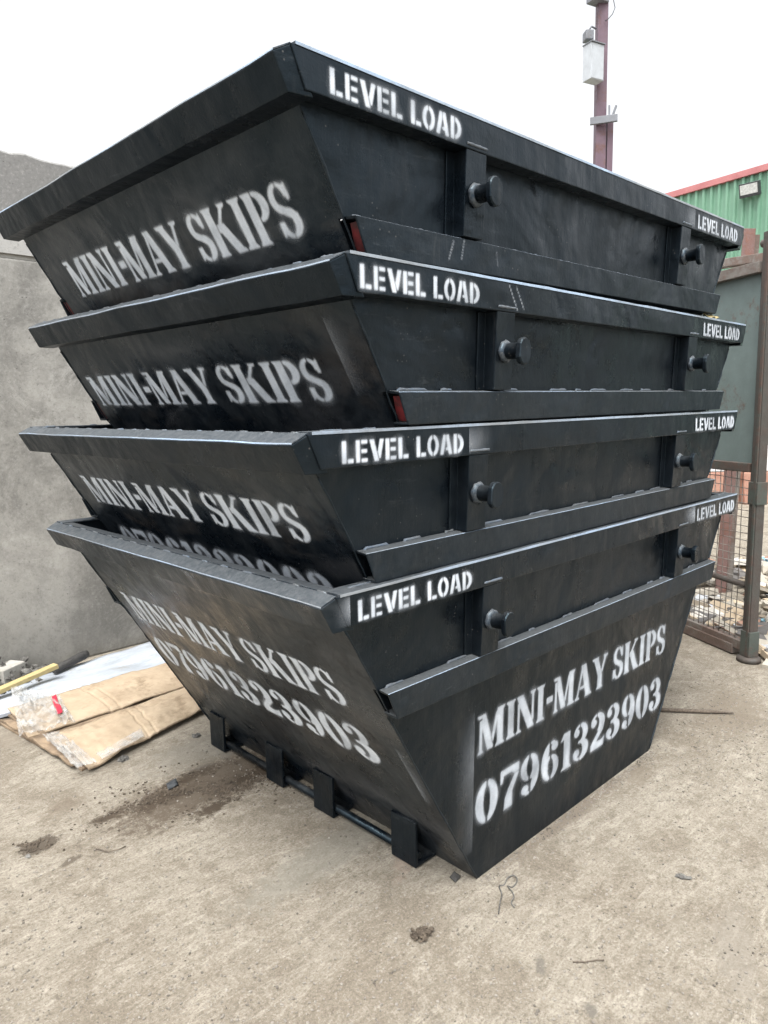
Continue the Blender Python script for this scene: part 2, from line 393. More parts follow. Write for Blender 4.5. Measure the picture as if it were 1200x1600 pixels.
# spilt soil and oil that stain the slab
def spot(cx, cy, rx, ry, rot, colr, amt, edge=0.55):
    global c
    mp = t.n.new('ShaderNodeMapping'); mp.vector_type = 'TEXTURE'
    mp.inputs['Location'].default_value = (cx, cy, 0); mp.inputs['Rotation'].default_value = (0, 0, rot); mp.inputs['Scale'].default_value = (rx, ry, 50)
    t.l.new(v, mp.inputs['Vector'])
    ln = t.n.new('ShaderNodeVectorMath'); ln.operation = 'LENGTH'; t.l.new(mp.outputs[0], ln.inputs[0])
    f = t.math('ADD', ln.outputs['Value'], t.math('ADD', t.math('MULTIPLY', t.math('SUBTRACT', n5, 0.5), 2.6), t.math('MULTIPLY', t.math('SUBTRACT', n2, 0.5), 1.6)))
    c = t.mix(t.math('MULTIPLY', t.ramp(f, [(edge, 1.0), (1.0, 0.0)]), amt), c, colr)
p = at(320, 1228); spot(p.x, p.y, 0.46, 0.20, R(4), (0.080, 0.063, 0.047), 0.85, 0.55)
for qx, qy, ra, rb_ in ((395, 1212, .20, .055), (300, 1212, .16, .05), (255, 1248, .17, .06), (335, 1262, .12, .04), (165, 1278, .08, .035), (440, 1196, .10, .04)):
    p = at(qx, qy); spot(p.x, p.y, ra, rb_, R(4), (0.055, 0.042, 0.030), 0.92, 0.45)
p = at(62, 1320); spot(p.x, p.y, 0.075, 0.05, 0.3, (0.065, 0.053, 0.041), 0.85, .7)
p = at(105, 1258); spot(p.x, p.y, 0.10, 0.05, 0.2, (0.14, 0.115, 0.088), 0.6)
p = at(1140, 1110); spot(p.x, p.y, 0.35, 0.16, 0.2, (0.16, 0.135, 0.105), 0.7)
p = at(845, 1508); spot(p.x, p.y, 0.045, 0.016, 0.7, (0.12, 0.11, 0.095), 0.7)
p = at(925, 1580); spot(p.x, p.y, 0.025, 0.018, 0.7, (0.12, 0.11, 0.095), 0.8)
p = at(1150, 1480); spot(p.x, p.y, 0.22, 0.06, 0.4, (0.21, 0.19, 0.16), 0.5)
p = at(30, 1150); spot(p.x, p.y, 0.45, 0.10, 0.1, (0.17, 0.145, 0.115), 0.5)
p = at(1000, 1210); spot(p.x, p.y, 0.10, 0.05, 0.2, (0.16, 0.135, 0.105), 0.6)
p = at(900, 1268); spot(p.x, p.y, 0.5, 0.03, 0.0, (0.15, 0.125, 0.10), 0.7)
p = at(520, 1330); spot(p.x, p.y, 0.45, 0.10, R(4), (0.205, 0.198, 0.17), 0.50)
p = at(330, 1165); spot(p.x, p.y, 0.35, 0.16, R(4), (0.205, 0.195, 0.168), 0.50)
p = at(110, 1345); spot(p.x, p.y, 0.04, 0.02, 0.3, (0.08, 0.065, 0.05), 0.8)
p = at(640, 1330); spot(p.x, p.y, 0.16, 0.05, 0.5, (0.26, 0.195, 0.155), 0.4)
h = t.math('ADD', t.math('MULTIPLY', n2, 0.5), t.math('ADD', t.math('MULTIPLY', br, 0.9), t.math('MULTIPLY', n4, 0.35)))
t.set(base=c, rough=0.92, spec=0.2).bump(h, 0.45, 0.006); M['yard'] = t.m

def mat_simple(name, a, b, scale=12, rough=0.7, bump=0.15, stretch=(1, 1, 1), metal=0.0):
    t = NT(name); v = t.coords(scale=stretch); n1 = t.noise(v, scale, 6, 0.65); n2 = t.noise(v, scale*7, 4, 0.7)
    t.set(base=t.mix(t.ramp(t.math('ADD', t.math('MULTIPLY', n1, 0.7), t.math('MULTIPLY', n2, 0.3)), [(0.38, 0.0), (0.64, 1.0)]), a, b), rough=rough, metal=metal).bump(n2, bump, 0.003)
    return t.m
M['card'] = mat_simple('corrugated_cardboard', (0.33, 0.255, 0.175), (0.43, 0.345, 0.245), 6, 0.85, 0.12)
def stain(mat, colr, scale, lo, hi, amt):
    n, l = mat.node_tree.nodes, mat.node_tree.links; b = [q for q in n if q.type == 'BSDF_PRINCIPLED'][0]; src = b.inputs['Base Color'].links[0].from_socket
    tc = n.new('ShaderNodeTexCoord'); tx = n.new('ShaderNodeTexNoise'); tx.inputs['Scale'].default_value = scale; tx.inputs['Detail'].default_value = 9; tx.inputs['Roughness'].default_value = .75
    l.new(tc.outputs['Object'], tx.inputs['Vector']); rp = n.new('ShaderNodeValToRGB'); rp.color_ramp.elements[0].position = lo; rp.color_ramp.elements[1].position = hi; rp.color_ramp.elements[1].color = (amt, amt, amt, 1)
    l.new(tx.outputs['Fac'], rp.inputs['Fac']); mx = n.new('ShaderNodeMix'); mx.data_type = 'RGBA'; l.new(rp.outputs['Color'], mx.inputs[0]); l.new(src, mx.inputs[6]); mx.inputs[7].default_value = (*colr, 1); l.new(mx.outputs[2], b.inputs['Base Color'])
stain(M['card'], (0.20, 0.145, 0.09), 7, .55, .66, .75); stain(M['card'], (0.12, 0.09, 0.06), 38, .62, .68, .7)
M['cardedge'] = mat_simple('wet_cardboard', (0.13, 0.095, 0.065), (0.30, 0.225, 0.15), 14, 0.9, 0.3)
M['foam'] = mat_simple('white_foam_board', (0.29, 0.32, 0.35), (0.47, 0.51, 0.57), 4, 0.5, 0.1, (1, 3, 1))
stain(M['foam'], (0.25, 0.235, 0.20), 9, .54, .64, .6)
M['timber'] = mat_simple('pale_yellow_timber', (0.33, 0.26, 0.11), (0.44, 0.37, 0.20), 6, 0.7, 0.2, (1, 12, 12))
M['darkrubber'] = mat_simple('dark_rubber', (0.02, 0.02, 0.02), (0.06, 0.058, 0.055), 20, 0.6, 0.3)
M['rubble'] = mat_simple('dark_rubble', (0.03, 0.028, 0.026), (0.20, 0.195, 0.18), 30, 0.9, 0.5)
M['cream'] = mat_simple('cream_plaster', (0.30, 0.29, 0.26), (0.44, 0.43, 0.40), 8, 0.8, 0.2)
M['soil'] = mat_simple('dry_soil', (0.040, 0.031, 0.023), (0.125, 0.10, 0.074), 40, 0.95, 0.4)
M['grit'] = mat_simple('stone_grit', (0.09, 0.078, 0.064), (0.33, 0.305, 0.265), 14, 0.9, 0.3)
M['red'] = mat_simple('red_tape', (0.38, 0.02, 0.045), (0.50, 0.04, 0.07), 20, 0.4, 0.1)
M['orange'] = mat_simple('orange_plastic', (0.25, 0.12, 0.085), (0.34, 0.20, 0.145), 5, 0.5, 0.05)
M['whitepl'] = mat_simple('white_plastic', (0.62, 0.63, 0.64), (0.80, 0.80, 0.80), 5, 0.5, 0.05)
M['glassy'] = mat_simple('lamp_glass', (0.45, 0.47, 0.47), (0.72, 0.74, 0.74), 20, 0.15, 0.05)
M['blackpl'] = mat_simple('black_plastic', (0.03, 0.035, 0.04), (0.06, 0.065, 0.07), 20, 0.45, 0.05)
M['greenclad'] = mat_simple('green_cladding', (0.125, 0.26, 0.18), (0.16, 0.30, 0.215), 1.2, 0.5, 0.03)
M['redtrim'] = mat_simple('faded_red_trim', (0.34, 0.12, 0.125), (0.42, 0.17, 0.17), 2, 0.55, 0.03)
M['roofgrey'] = mat_simple('grey_roof_sheet', (0.28, 0.29, 0.30), (0.36, 0.37, 0.38), 2, 0.6, 0.05)
M['timberdark'] = mat_simple('weathered_stick', (0.06, 0.045, 0.035), (0.17, 0.14, 0.11), 9, 0.9, 0.4, (1, 14, 14))

t = NT('clear_film'); v = t.coords(); n1 = t.noise(v, 16, 5, 0.6, 0.8)
t.set(base=(0.50, 0.50, 0.485), rough=0.12, alpha=t.ramp(n1, [(0.38, 0.10), (0.68, 0.50)])); M['film'] = t.m
t = NT('mixed_litter'); g = t.attr('tint'); v = t.coords()
cr_ = t.ramp(g, [(0.0, (0.42, 0.39, 0.33)), (0.25, (0.64, 0.62, 0.57)), (0.42, (0.22, 0.18, 0.13)), (0.55, (0.50, 0.40, 0.28)), (0.68, (0.08, 0.08, 0.085)),
                (0.78, (0.50, 0.53, 0.57)), (0.87, (0.30, 0.16, 0.11)), (0.95, (0.16, 0.36, 0.46))])
cr_.node.color_ramp.interpolation = 'CONSTANT'
t.set(base=t.mix(t.math('MULTIPLY', t.noise(v, 30, 4), 0.4), cr_, (0.25, 0.22, 0.18)), rough=0.8); M['litter'] = t.m

# ------------------------------------------------------------------ ground
m = MB(); bm = m.bm
def gh(x, y): return 0.0
vsq = [bm.verts.new(p) for p in ((-90, -90, 0), (120, -90, 0), (120, 120, 0), (-90, 120, 0))]
bm.faces.new(vsq)
tag(m.build('ground', M['yard']), kind='structure')

# ------------------------------------------------------------------ stencil lettering
def G_rect(X, Y, x0, y0, x1, y1): return (X >= x0) & (X <= x1) & (Y >= y0) & (Y <= y1)
def G_poly(X, Y, pts):
    ins = np.zeros(X.shape, bool); n = len(pts)
    for i in range(n):
        (xa, ya), (xb, yb) = pts[i], pts[(i+1) % n]
        if ya == yb: continue
        cnd = ((ya > Y) != (yb > Y)) & (X < (xb-xa)*(Y-ya)/(yb-ya)+xa)
        ins ^= cnd
    return ins
def G_ell(X, Y, cx, cy, rx, ry): return ((X-cx)/rx)**2 + ((Y-cy)/ry)**2 <= 1
def G_line(X, Y, x0, y0, x1, y1, w):           # slanted stroke cut flat top and bottom
    return G_poly(X, Y, [(x0-w/2, y0), (x0+w/2, y0), (x1+w/2, y1), (x1-w/2, y1)])
def serif(X, Y, cx, y, w): return G_poly(X, Y, [(cx-w/2, y), (cx+w/2, y), (cx+w/2-0.05, y+(0.07 if y < .5 else -0.07)), (cx-w/2+0.05, y+(0.07 if y < .5 else -0.07))])

def glyph_serif(ch, X, Y):
    """roman stencil letters, unit height; returns mask, advance width"""
    E, L, P = G_ell, G_line, lambda *a: G_rect(X, Y, *a)
    if ch == 'M':
        g = P(.04, 0, .12, .86) | serif(X, Y, .08, 0, .22) | serif(X, Y, .06, 1.0, .20)
        g |= L(X, Y, .14, 1, .42, .02, .20) & ~P(0, 0, .135, 1)
        g |= (L(X, Y, .66, .93, .46, .10, .07) & ~L(X, Y, .14, 1, .42, .02, .27))
        g |= P(.66, 0, .86, 1) | serif(X, Y, .76, 0, .34) | serif(X, Y, .79, 1.0, .28)
        return g, .98
    if ch == 'I':
        return P(.08, 0, .28, 1) | serif(X, Y, .18, 0, .34) | serif(X, Y, .18, 1.0, .34), .40
    if ch == 'N':
        g = P(.05, 0, .12, .80) | serif(X, Y, .085, 0, .22)
        g |= L(X, Y, .12, 1, .58, 0, .24) & ~P(0, 0, .135, .80)
        g |= (P(.60, .18, .67, 1) & ~L(X, Y, .12, 1, .58, 0, .30)) | serif(X, Y, .635, 1.0, .22)
        return g, .78
    if ch == '-': return P(.04, .40, .30, .56), .36
    if ch == 'A':
        g = L(X, Y, .07, 0, .31, .92, .07) | serif(X, Y, .08, 0, .22)
        g |= L(X, Y, .62, 0, .36, 1, .22) | serif(X, Y, .62, 0, .34)
        g |= P(.20, .28, .50, .36) & ~L(X, Y, .07, 0, .31, .92, .12)
        g &= ~(L(X, Y, .335, 1, .335, .6, .03) & (X < .34))
        return g, .80
    if ch == 'Y':
        g = (L(X, Y, .16, 1, .40, .40, .21)) | serif(X, Y, .15, 1.0, .34)
        g |= (L(X, Y, .66, 1, .46, .45, .08) & ~L(X, Y, .16, 1, .42, .36, .27)) | serif(X, Y, .66, 1.0, .24)
        g |= P(.29, 0, .49, .40) | serif(X, Y, .39, 0, .34)
        return g, .76
    if ch == 'S':
        top = E(X, Y, .30, .73, .25, .28) & ~E(X, Y, .31, .75, .12, .20)
        bot = E(X, Y, .32, .27, .27, .28) & ~E(X, Y, .30, .26, .12, .20)
        g = (top & ~((X > .30) & (Y < .74) & (Y > .30) & (X > .42))) & ~((X > .33) & (Y < .70))
        g |= bot & ~((X < .30) & (Y > .32))
        g |= G_poly(X, Y, [(.07, .66), (.24, .62), (.58, .40), (.56, .22), (.42, .34), (.12, .54)])
        g |= G_poly(X, Y, [(.47, .68), (.54, .68), (.54, .99), (.48, .93)]) | G_poly(X, Y, [(.05, .02), (.10, .07), (.13, .32), (.05, .32)])
        g &= ~P(.295, .80, .33, 1.02) & ~P(.29, -.02, .325, .20)
        return g, .64
    if ch == 'K':
        g = P(.06, 0, .27, 1) | serif(X, Y, .165, 0, .32) | serif(X, Y, .165, 1.0, .32)
        g |= (L(X, Y, .66, .98, .30, .48, .09) & ~P(0, 0, .31, 1)) | serif(X, Y, .66, 1.0, .22)
        g |= L(X, Y, .40, .64, .70, 0, .24) & ~P(0, 0, .31, 1) & (L(X, Y, .40, .64, .70, 0, .24)); g |= serif(X, Y, .72, 0, .30)
        return g, .88
    if ch == 'P':
        g = P(.06, 0, .27, 1) | serif(X, Y, .165, 0, .32) | serif(X, Y, .14, 1.0, .26)
        b = E(X, Y, .33, .72, .29, .28) & ~E(X, Y, .30, .72, .13, .21) & (X > .32)
        return g | b, .66
    if ch == '0': return (E(X, Y, .29, .5, .28, .5) & ~E(X, Y, .29, .5, .09, .40)) & ~P(.262, -.1, .318, 1.1), .60
    if ch == '7':
        g = (P(.04, .80, .54, 1)) & ~G_poly(X, Y, [(.12, .80), (.40, .80), (.34, .86), (.12, .86)])
        g |= G_poly(X, Y, [(.04, .68), (.09, .68), (.12, .82), (.04, .90)])
        g |= G_poly(X, Y, [(.43, .76), (.54, .76), (.36, .36), (.36, 0), (.15, 0), (.17, .26), (.25, .46)])
        return g, .58
    if ch in '96':
        x, y = (X, Y) if ch == '9' else (.58-X, 1-Y)
        PP = lambda a, b, cc, dd: G_rect(x, y, a, b, cc, dd)
        g = E(x, y, .27, .68, .25, .32) & ~E(x, y, .27, .68, .09, .25) & ~PP(.245, .35, .295, 1.1)
        g |= (E(x, y, .24, .52, .31, .52) & ~E(x, y, .20, .52, .16, .44)) & (x > .32) & (y < .70)
        g |= E(x, y, .15, .16, .10, .11) | (PP(.15, .0, .27, .07) & E(x, y, .24, .52, .31, .52))
        return g, .60
    if ch == '1': return P(.13, 0, .33, .98) | G_poly(X, Y, [(.02, .80), (.13, .84), (.13, 1.0), (.09, .92)]) | serif(X, Y, .23, 0, .34), .44
    if ch == '3':
        g = E(X, Y, .26, .73, .24, .27) & ~E(X, Y, .22, .73, .11, .20) & ((X > .25) | (Y > .80))
        g |= E(X, Y, .27, .27, .27, .28) & ~E(X, Y, .22, .27, .12, .20) & ((X > .25) | (Y < .18))
        g |= E(X, Y, .12, .78, .09, .10) | E(X, Y, .12, .22, .10, .11) | P(.18, .47, .36, .54)
        g &= ~P(.225, .82, .255, 1.1) & ~P(.225, -.1, .255, .17)
        return g, .60
    if ch == '2':
        g = E(X, Y, .27, .71, .26, .29) & ~E(X, Y, .22, .71, .11, .22) & ((X > .26) | (Y > .82))
        g &= ~((Y < .50) & (X < .30))
        g |= E(X, Y, .13, .76, .10, .10) | G_poly(X, Y, [(.52, .60), (.34, .52), (.04, .16), (.04, .02), (.20, .18), (.48, .46)])
        g |= G_poly(X, Y, [(.04, 0), (.50, 0), (.54, .26), (.48, .20), (.38, .17), (.16, .20)])
        g &= ~P(.225, .84, .255, 1.1)
        return g, .60
    return np.zeros(X.shape, bool), .30

def glyph_sans(ch, X, Y):
    E, L, P = G_ell, G_line, lambda *a: G_rect(X, Y, *a)
    if ch == 'L': return P(.04, 0, .22, 1) | P(.27, 0, .52, .18), .58
    if ch == 'E': return P(.04, 0, .22, 1) | P(.27, 0, .54, .17) | P(.27, .41, .52, .59) | P(.27, .83, .54, 1), .62
    if ch == 'V':
        l = L(X, Y, .12, 1, .34, 0, .20)
        return l | (L(X, Y, .58, 1, .42, .12, .18) & ~L(X, Y, .12, 1, .34, 0, .28)), .70
    if ch == 'O': return (E(X, Y, .32, .5, .30, .52) & ~E(X, Y, .32, .5, .13, .34)) & ~P(.295, -.1, .345, 1.1), .68
    if ch == 'A':
        g = L(X, Y, .10, 0, .28, 1, .18) | L(X, Y, .58, 0, .40, 1, .18) | P(.30, .22, .44, .36)
        return g & ~L(X, Y, .335, 0, .335, 1, .035), .72
    if ch == 'D': return P(.04, 0, .22, 1) | ((E(X, Y, .20, .5, .40, .5) & ~E(X, Y, .20, .5, .21, .33)) & (X > .27)), .64
    return np.zeros(X.shape, bool), .30

def blur(a, s):
    k = int(max(1, round(s*3))); g = np.exp(-0.5*(np.arange(-k, k+1)/s)**2); g /= g.sum()
    for ax in (0, 1):
        n = a.shape[ax]; b = np.zeros_like(a); p = np.pad(a, [(k, k) if q == ax else (0, 0) for q in (0, 1)])
        for q, w in enumerate(g): b += w*(p[q:q+n] if ax == 0 else p[:, q:q+n])
        a = b
    return a
def fnoise(shape, cell, rg):
    n = [max(2, int(s/cell)+2) for s in shape]; g = rg.random(n)
    yi = np.linspace(0, n[0]-1.001, shape[0]); xi = np.linspace(0, n[1]-1.001, shape[1])
    y0, x0 = yi.astype(int), xi.astype(int); fy, fx = (yi-y0)[:, None], (xi-x0)[None]
    fy, fx = fy*fy*(3-2*fy), fx*fx*(3-2*fx)
    return (g[y0][:, x0]*(1-fy)*(1-fx) + g[y0+1][:, x0]*fy*(1-fx) + g[y0][:, x0+1]*(1-fy)*fx + g[y0+1][:, x0+1]*fy*fx)

def decal(name, cov, cell, origin, ud, vd, nd, parent, label=None, cut=0.02, lift=0.0013):
    """paint film: a fine grid lying on the plate, kept only where paint landed"""
    nv, nu = cov.shape
    keep = np.maximum.reduce([cov[:-1, :-1], cov[1:, :-1], cov[:-1, 1:], cov[1:, 1:]]) > cut
    ii, jj = np.nonzero(keep)
    idx = np.arange(nv*nu).reshape(nv, nu)
    quads = np.stack([idx[ii, jj], idx[ii, jj+1], idx[ii+1, jj+1], idx[ii+1, jj]], 1)
    used, inv = np.unique(quads, return_inverse=True); quads = inv.reshape(-1, 4)
    vy, vx = np.divmod(used, nu)
    o = np.array(origin) + np.array(nd)*lift
    pos = o[None] + (vx*cell)[:, None]*np.array(ud)[None] + (vy*cell)[:, None]*np.array(vd)[None]
    me = bpy.data.meshes.new(name)
    me.vertices.add(len(pos)); me.vertices.foreach_set('co', pos.astype(np.float32).ravel())
    me.loops.add(quads.size); me.loops.foreach_set('vertex_index', quads.astype(np.int32).ravel())
    me.polygons.add(len(quads)); me.polygons.foreach_set('loop_start', np.arange(0, quads.size, 4, dtype=np.int32))
    me.update(calc_edges=True)
    at_ = me.attributes.new('cover', 'FLOAT', 'POINT'); at_.data.foreach_set('value', cov.ravel()[used].astype(np.float32))
    me.materials.append(M['spray'])
    ob = bpy.data.objects.new(name, me); col.objects.link(ob); ob.parent = parent
    if label: ob['label'] = label
    return ob

def lettering(text, style, width, height, cell, origin, ud, vd, nd, parent, seed, label, soft=1.0, halo=0.22, fade=0.25, lean=0.0, pad=0.03, load=1.0):
    fn = glyph_serif if style == 'serif' else glyph_sans
    ss = 2; c = cell/ss
    adv = []
    for ch in text: adv.append(fn(ch, np.zeros((1, 1)), np.zeros((1, 1)))[1])
    sx = width/sum(adv)
    nu, nv = int((width+2*pad)/c)//ss*ss+ss, int((height+2*pad)/c)//ss*ss+ss
    xs = (np.arange(nu)+.5)*c - pad; ys = (np.arange(nv)+.5)*c - pad
    m = np.zeros((nv, nu)); x = 0.0; rg = np.random.default_rng(seed)
    YY = ys[:, None]/height + 0*xs[None]
    for ch, a in zip(text, adv):
        XX = (xs[None] - x + 0*ys[:, None])/sx - lean*(YY-.5)
        b, _ = fn(ch, XX, YY)
        m = np.maximum(m, b*rg.uniform(1-fade, 1.0)); x += a*sx
    k = 0.001/c
    m = np.clip(blur(m, 1.3*k)*1.0/0.46, 0, m.max()) if style == 'serif' else m
    core = blur(m, soft*1.5*k)
    wide = blur(m, 11*k)
    shp = m.shape
    gust = fnoise(shp, 0.05/c, rg); streak = fnoise(shp, 0.10/c, rg)
    edge = blur(m, soft*5.0*k)
    mixw = np.clip(1.6*gust-0.5, 0, 1)
    cv = core*(1-mixw) + (0.5*core+0.5*edge)*mixw
    cv = cv*np.clip((0.60 if style == 'sans' else 0.66)+0.75*streak, 0, 1) + halo*wide*np.clip(2*gust-0.6, 0, 1)
    cv = cv.reshape(nv//ss, ss, nu//ss, ss).mean((1, 3))
    cv = np.clip(cv*load, 0, 1); cv[0] = cv[-1] = 0; cv[:, 0] = cv[:, -1] = 0
    o = Vector(origin) - Vector(ud)*pad - Vector(vd)*pad
    return decal('lettering', cv, cell, o, ud, vd, nd, parent, label)

def overspray(w, h, origin, ud, vd, nd, parent, seed, amount=0.5, sharp='right', cell=0.005):
    """mist left beside a stencil card: one crisp edge, fading the other way"""
    rg = np.random.default_rng(seed); nu, nv = int(w/cell)+2, int(h/cell)+2
    x = np.linspace(0, 1, nu)[None]; y = np.linspace(0, 1, nv)[:, None]
    f = x**2.2 if sharp == 'right' else (1-x)**2.2
    cv = amount*f*np.clip(np.sin(np.pi*y)**0.6, 0, 1)*np.clip(0.35+fnoise((nv, nu), 0.08/cell, rg), 0, 1)
    cv[0] = cv[-1] = 0
    return decal('overspray', cv, cell, origin, ud, vd, nd, parent, None, 0.004, 0.0009)

def wear_glint_edges(o, test):  # gives tested faces the pale colour that paints wear and an edge glint
    o.data.materials.append(M['worn_glint'])
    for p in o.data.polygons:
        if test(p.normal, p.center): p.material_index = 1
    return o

# ------------------------------------------------------------------ the skip
H = 1.0
B0, K = 0.5577, 0.58385                      # end panel: x = B0 + K z
px_ = lambda z: B0 + K*z
ZL, ZB = 0.7323, 0.6545                      # side ledge top and underside
HB, EB, ET = 0.9271, 0.9184, 0.9799          # rim undersides, end rim outer top
S1, S2, S3, WB = 0.7715, 0.7660, 0.7460, 0.7276
AT, AB, WT = 1.1808, 1.1482, 0.8158
LY1, LY2 = 0.7992, 0.7972
T = 0.005                                    # plate
side_y = lambda z: (WB + (S3-WB)*z/ZB) if z <= ZB else (S2 + (S1-S2)*(z-ZL)/(HB-ZL))
ND_END = Vector((-1, 0, -K)).normalized(); VD_END = Vector((-K, 0, 1)).normalized()
SLOPE = math.hypot(1, K)

def make_skip(idx, loc, rot, label, end_text, side_text, primer):
    rnd = random.Random(100+idx)
    root = empty('stacking_skip', loc); root.rotation_mode = 'QUATERNION'; root.rotation_quaternion = rot
    tag(root, label, 'skip', 'black skips stacked in a tower')
    # floor
    m = MB(); m.box((0, 0, T), (B0-0.004, WB-0.004, T-0.0005)); m.build('floor_plate', M['black'], root)
    ends, sides = {}, {}
    for sx in (-1, 1):
        a = lambda z, sy, off=0.0: Vector((sx*(px_(z)-off), sy*(side_y(z)-0.0015), z))
        m = MB()
        m.chain([[(sx*px_(z_), -y_, z_), (sx*px_(z_), y_, z_), (sx*(px_(z_)-T), y_, z_), (sx*(px_(z_)-T), -y_, z_)]
                 for z_, y_ in ((.0005, WB-.001), (ZL-.004, S3+.001), (ZL-.003, S2-.001), (HB, S1-.001), (1.0, S1-.001))])
        ep = m.build('end_panel', M['black_end'], root); ends[sx] = ep
        # end rim: folded angle welded round the lip, its open ends closed with small plates
        m = MB(); yc = WT-0.0022
        prof = lambda sy: [(sx*1.1400, sy*yc, 1.0005), (sx*AT, sy*(yc-0.010), ET), (sx*AB, sy*(yc-0.010), EB), (sx*(px_(EB)+0.0015), sy*yc, EB)]
        sd = idx*7+sx*3; jz = lambda y: .0022*mnoise.noise(Vector((y*5, sd, 0))) + .0010*mnoise.noise(Vector((y*17, sd, 3))); jx = lambda y: .0030*mnoise.noise(Vector((y*4, sd, 8)))
        def rim_sec(y):
            e_ = 1 if abs(y) > yc-1e-6 else 0; yo = y*(yc-.010)/yc if e_ else y
            return [(sx*1.1400, y, 1.0005+jz(y)), (sx*(AT+jx(y)), yo, ET+jz(y)), (sx*(AB+jx(y)), yo, EB+jz(y+3)), (sx*(px_(EB)+.0015), y, EB)]
        ys = [-yc] + [-.79+1.58*k/26 for k in range(27)] + [yc]
        m.chain([rim_sec(y) for y in ys], 0.0022)
        er = m.build('end_rim', M['black_end'] if idx == 1 else M['black'], root)
        m = MB(); yl = [-.768+1.536*k/26 for k in range(27)]
        m.chain([[(sx*1.1355, y, .9925), (sx*1.1355, y, 1.0035+jz(y)), (sx*1.098, y, 1.0015+jz(y+5)), (sx*1.098, y, .9905)] for y in yl], .0015)
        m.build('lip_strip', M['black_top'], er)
        m = MB()                              # capping plate along the outer flange
        yl = [-yc+.004] + [-.79+1.58*k/26 for k in range(27)] + [yc-.004]
        m.chain([[(sx*1.1430, y, .9998+jz(y)), (sx*1.1430, y, 1.0035+jz(y)), (sx*(1.1790+jx(y)), y*(.9915 if abs(y) > .8 else 1), .9850+jz(y)), (sx*(1.1790+jx(y)), y*(.9915 if abs(y) > .8 else 1), .9815+jz(y))] for y in yl], .0008)
        wear_glint_edges(m.build('rim_cap', M['black_top'], er), lambda n_, c_: abs(n_.x) > .75 and abs(c_.x) > 1.17)
        m = MB()                              # stitch welds
        m.stitch((sx*1.1393, -.775, 1.0020), (sx*1.1393, .775, 1.0020), rnd, (.02, .05), (.05, .075), (.0032, .0046), .007)
        m.build('weld_bead', M['weld'], er)
        # fork pocket bracket at the foot: four upright plates, rod, feet
        m = MB()
        brk = empty('fork_bracket'); brk.parent = root
        for y in (-0.515, -0.125, 0.165, 0.57):
            m = MB(); pr = [(.655, .005), (.655, .152), (.645, .152), (.645, .015), (.562, .015), (.562, .005)]
            m.loft([(sx*x_, y-.053, z_) for x_, z_ in pr], [(sx*x_, y+.053, z_) for x_, z_ in pr], .002)
            m.build('bracket_plate', M['black'], brk)
        m = MB(); m.tube([(sx*0.630, -0.56, .030), (sx*0.630, 0, .029), (sx*0.630, 0.61, .030)], 0.0135, 12); m.build('bracket_rod', M['black'], brk)
    for sy in (-1, 1):
        # lower and upper side plates: one panel with a step at the ledge
        m = MB()
        m.chain([[(-px_(z_), sy*y_, z_), (px_(z_), sy*y_, z_), (px_(z_), sy*(y_-T), z_), (-px_(z_), sy*(y_-T), z_)]
                 for z_, y_ in ((0.0, WB), (ZL-.009, S3+.002), (ZL-.006, S2), (HB, S1), (.9985, S1+.001))])
        sp = m.build('side_panel', M['black'], root); sides[sy] = sp
        # seam weld running down the corners and along the foot
        for sx in (-1, 1):
            n = 40; pts = [(sx*(px_(0.006+.9*k/n)+rnd.uniform(-.001, .0015)), sy*(side_y(.006+.9*k/n)-(.004 if ZB-.02 < .006+.9*k/n < ZL+.01 else 0)+rnd.uniform(-.0012, .0012)), 0.006+.9*k/n) for k in range(n+1)]
            m = MB(); m.tube(pts, [rnd.uniform(.002, .0036) for _ in pts], 6); m.build('weld_bead', M['black_ledge'], sp)
        # side rim: box rail
        m = MB(); xt, xb = 1.1477, 1.1152
        m.loft([(-xt, sy*(S1+.0025), 1.0), (-xt, sy*WT, 1.0), (-xb, sy*(WT+.0007), HB), (-xb, sy*(S1+.0012), HB)],
               [(xt, sy*(S1+.0025), 1.0), (xt, sy*WT, 1.0), (xb, sy*(WT+.0007), HB), (xb, sy*(S1+.0012), HB)], 0.0025)
        sr = m.build('side_rim', M['black'], root)
        sd = idx*11+sy*5; jq = lambda x, a_: .0016*mnoise.noise(Vector((x*6, sd, a_))) + .0010*mnoise.noise(Vector((x*23, sd, a_)))
        xl = [-1.137+2.274*k/44 for k in range(45)]
        m = MB(); m.chain([[(x, sy*(WT+.0012+abs(jq(x, 1))), .9990), (x, sy*(WT+.0012+abs(jq(x, 1))), 1.0056+jq(x, 4)), (x, sy*(S1-.012), 1.0050+jq(x, 7)), (x, sy*(S1-.012), .9995)] for x in xl], .0007)
        wear_glint_edges(m.build('rim_cap', M['black_top'], sr), lambda n_, c_: abs(n_.y) > .4 and abs(c_.y) > .81)
        m = MB(); m.stitch((-1.10, sy*(S1+.010), 1.0045), (1.10, sy*(S1+.010), 1.0045), rnd, (.03, .12), (.03, .15), (.0024, .0042), .006)
        m.build('weld_bead', M['weld'], sr)
        # ledge: folded plate along the waist, ends left open (or closed with a primed plate)
        m = MB(); xo, xi2, xb2 = 0.9808, px_(ZL)-.003, 0.9494
        pr = [(xi2, S2+.001, ZL), (xo, LY1, ZL-.004), (xb2, LY2, ZB), (xb2-.002, S3+.003, ZB), (xb2+.001, S3+.003, ZB+.006), (xb2+.001, LY2-.006, ZB+.006), (xo-.003, LY1-.006, ZL-.010), (xi2-.003, S2+.001, ZL-.007)]
        m.loft([(-x_, sy*y_, z_) for x_, y_, z_ in pr], [(x_, sy*y_, z_) for x_, y_, z_ in pr], .0022)
        le = wear_glint_edges(m.build('side_ledge', M['black_ledge'], root), lambda n_, c_: n_.z > .3 and abs(n_.y) > .25 and abs(c_.y) > .795)
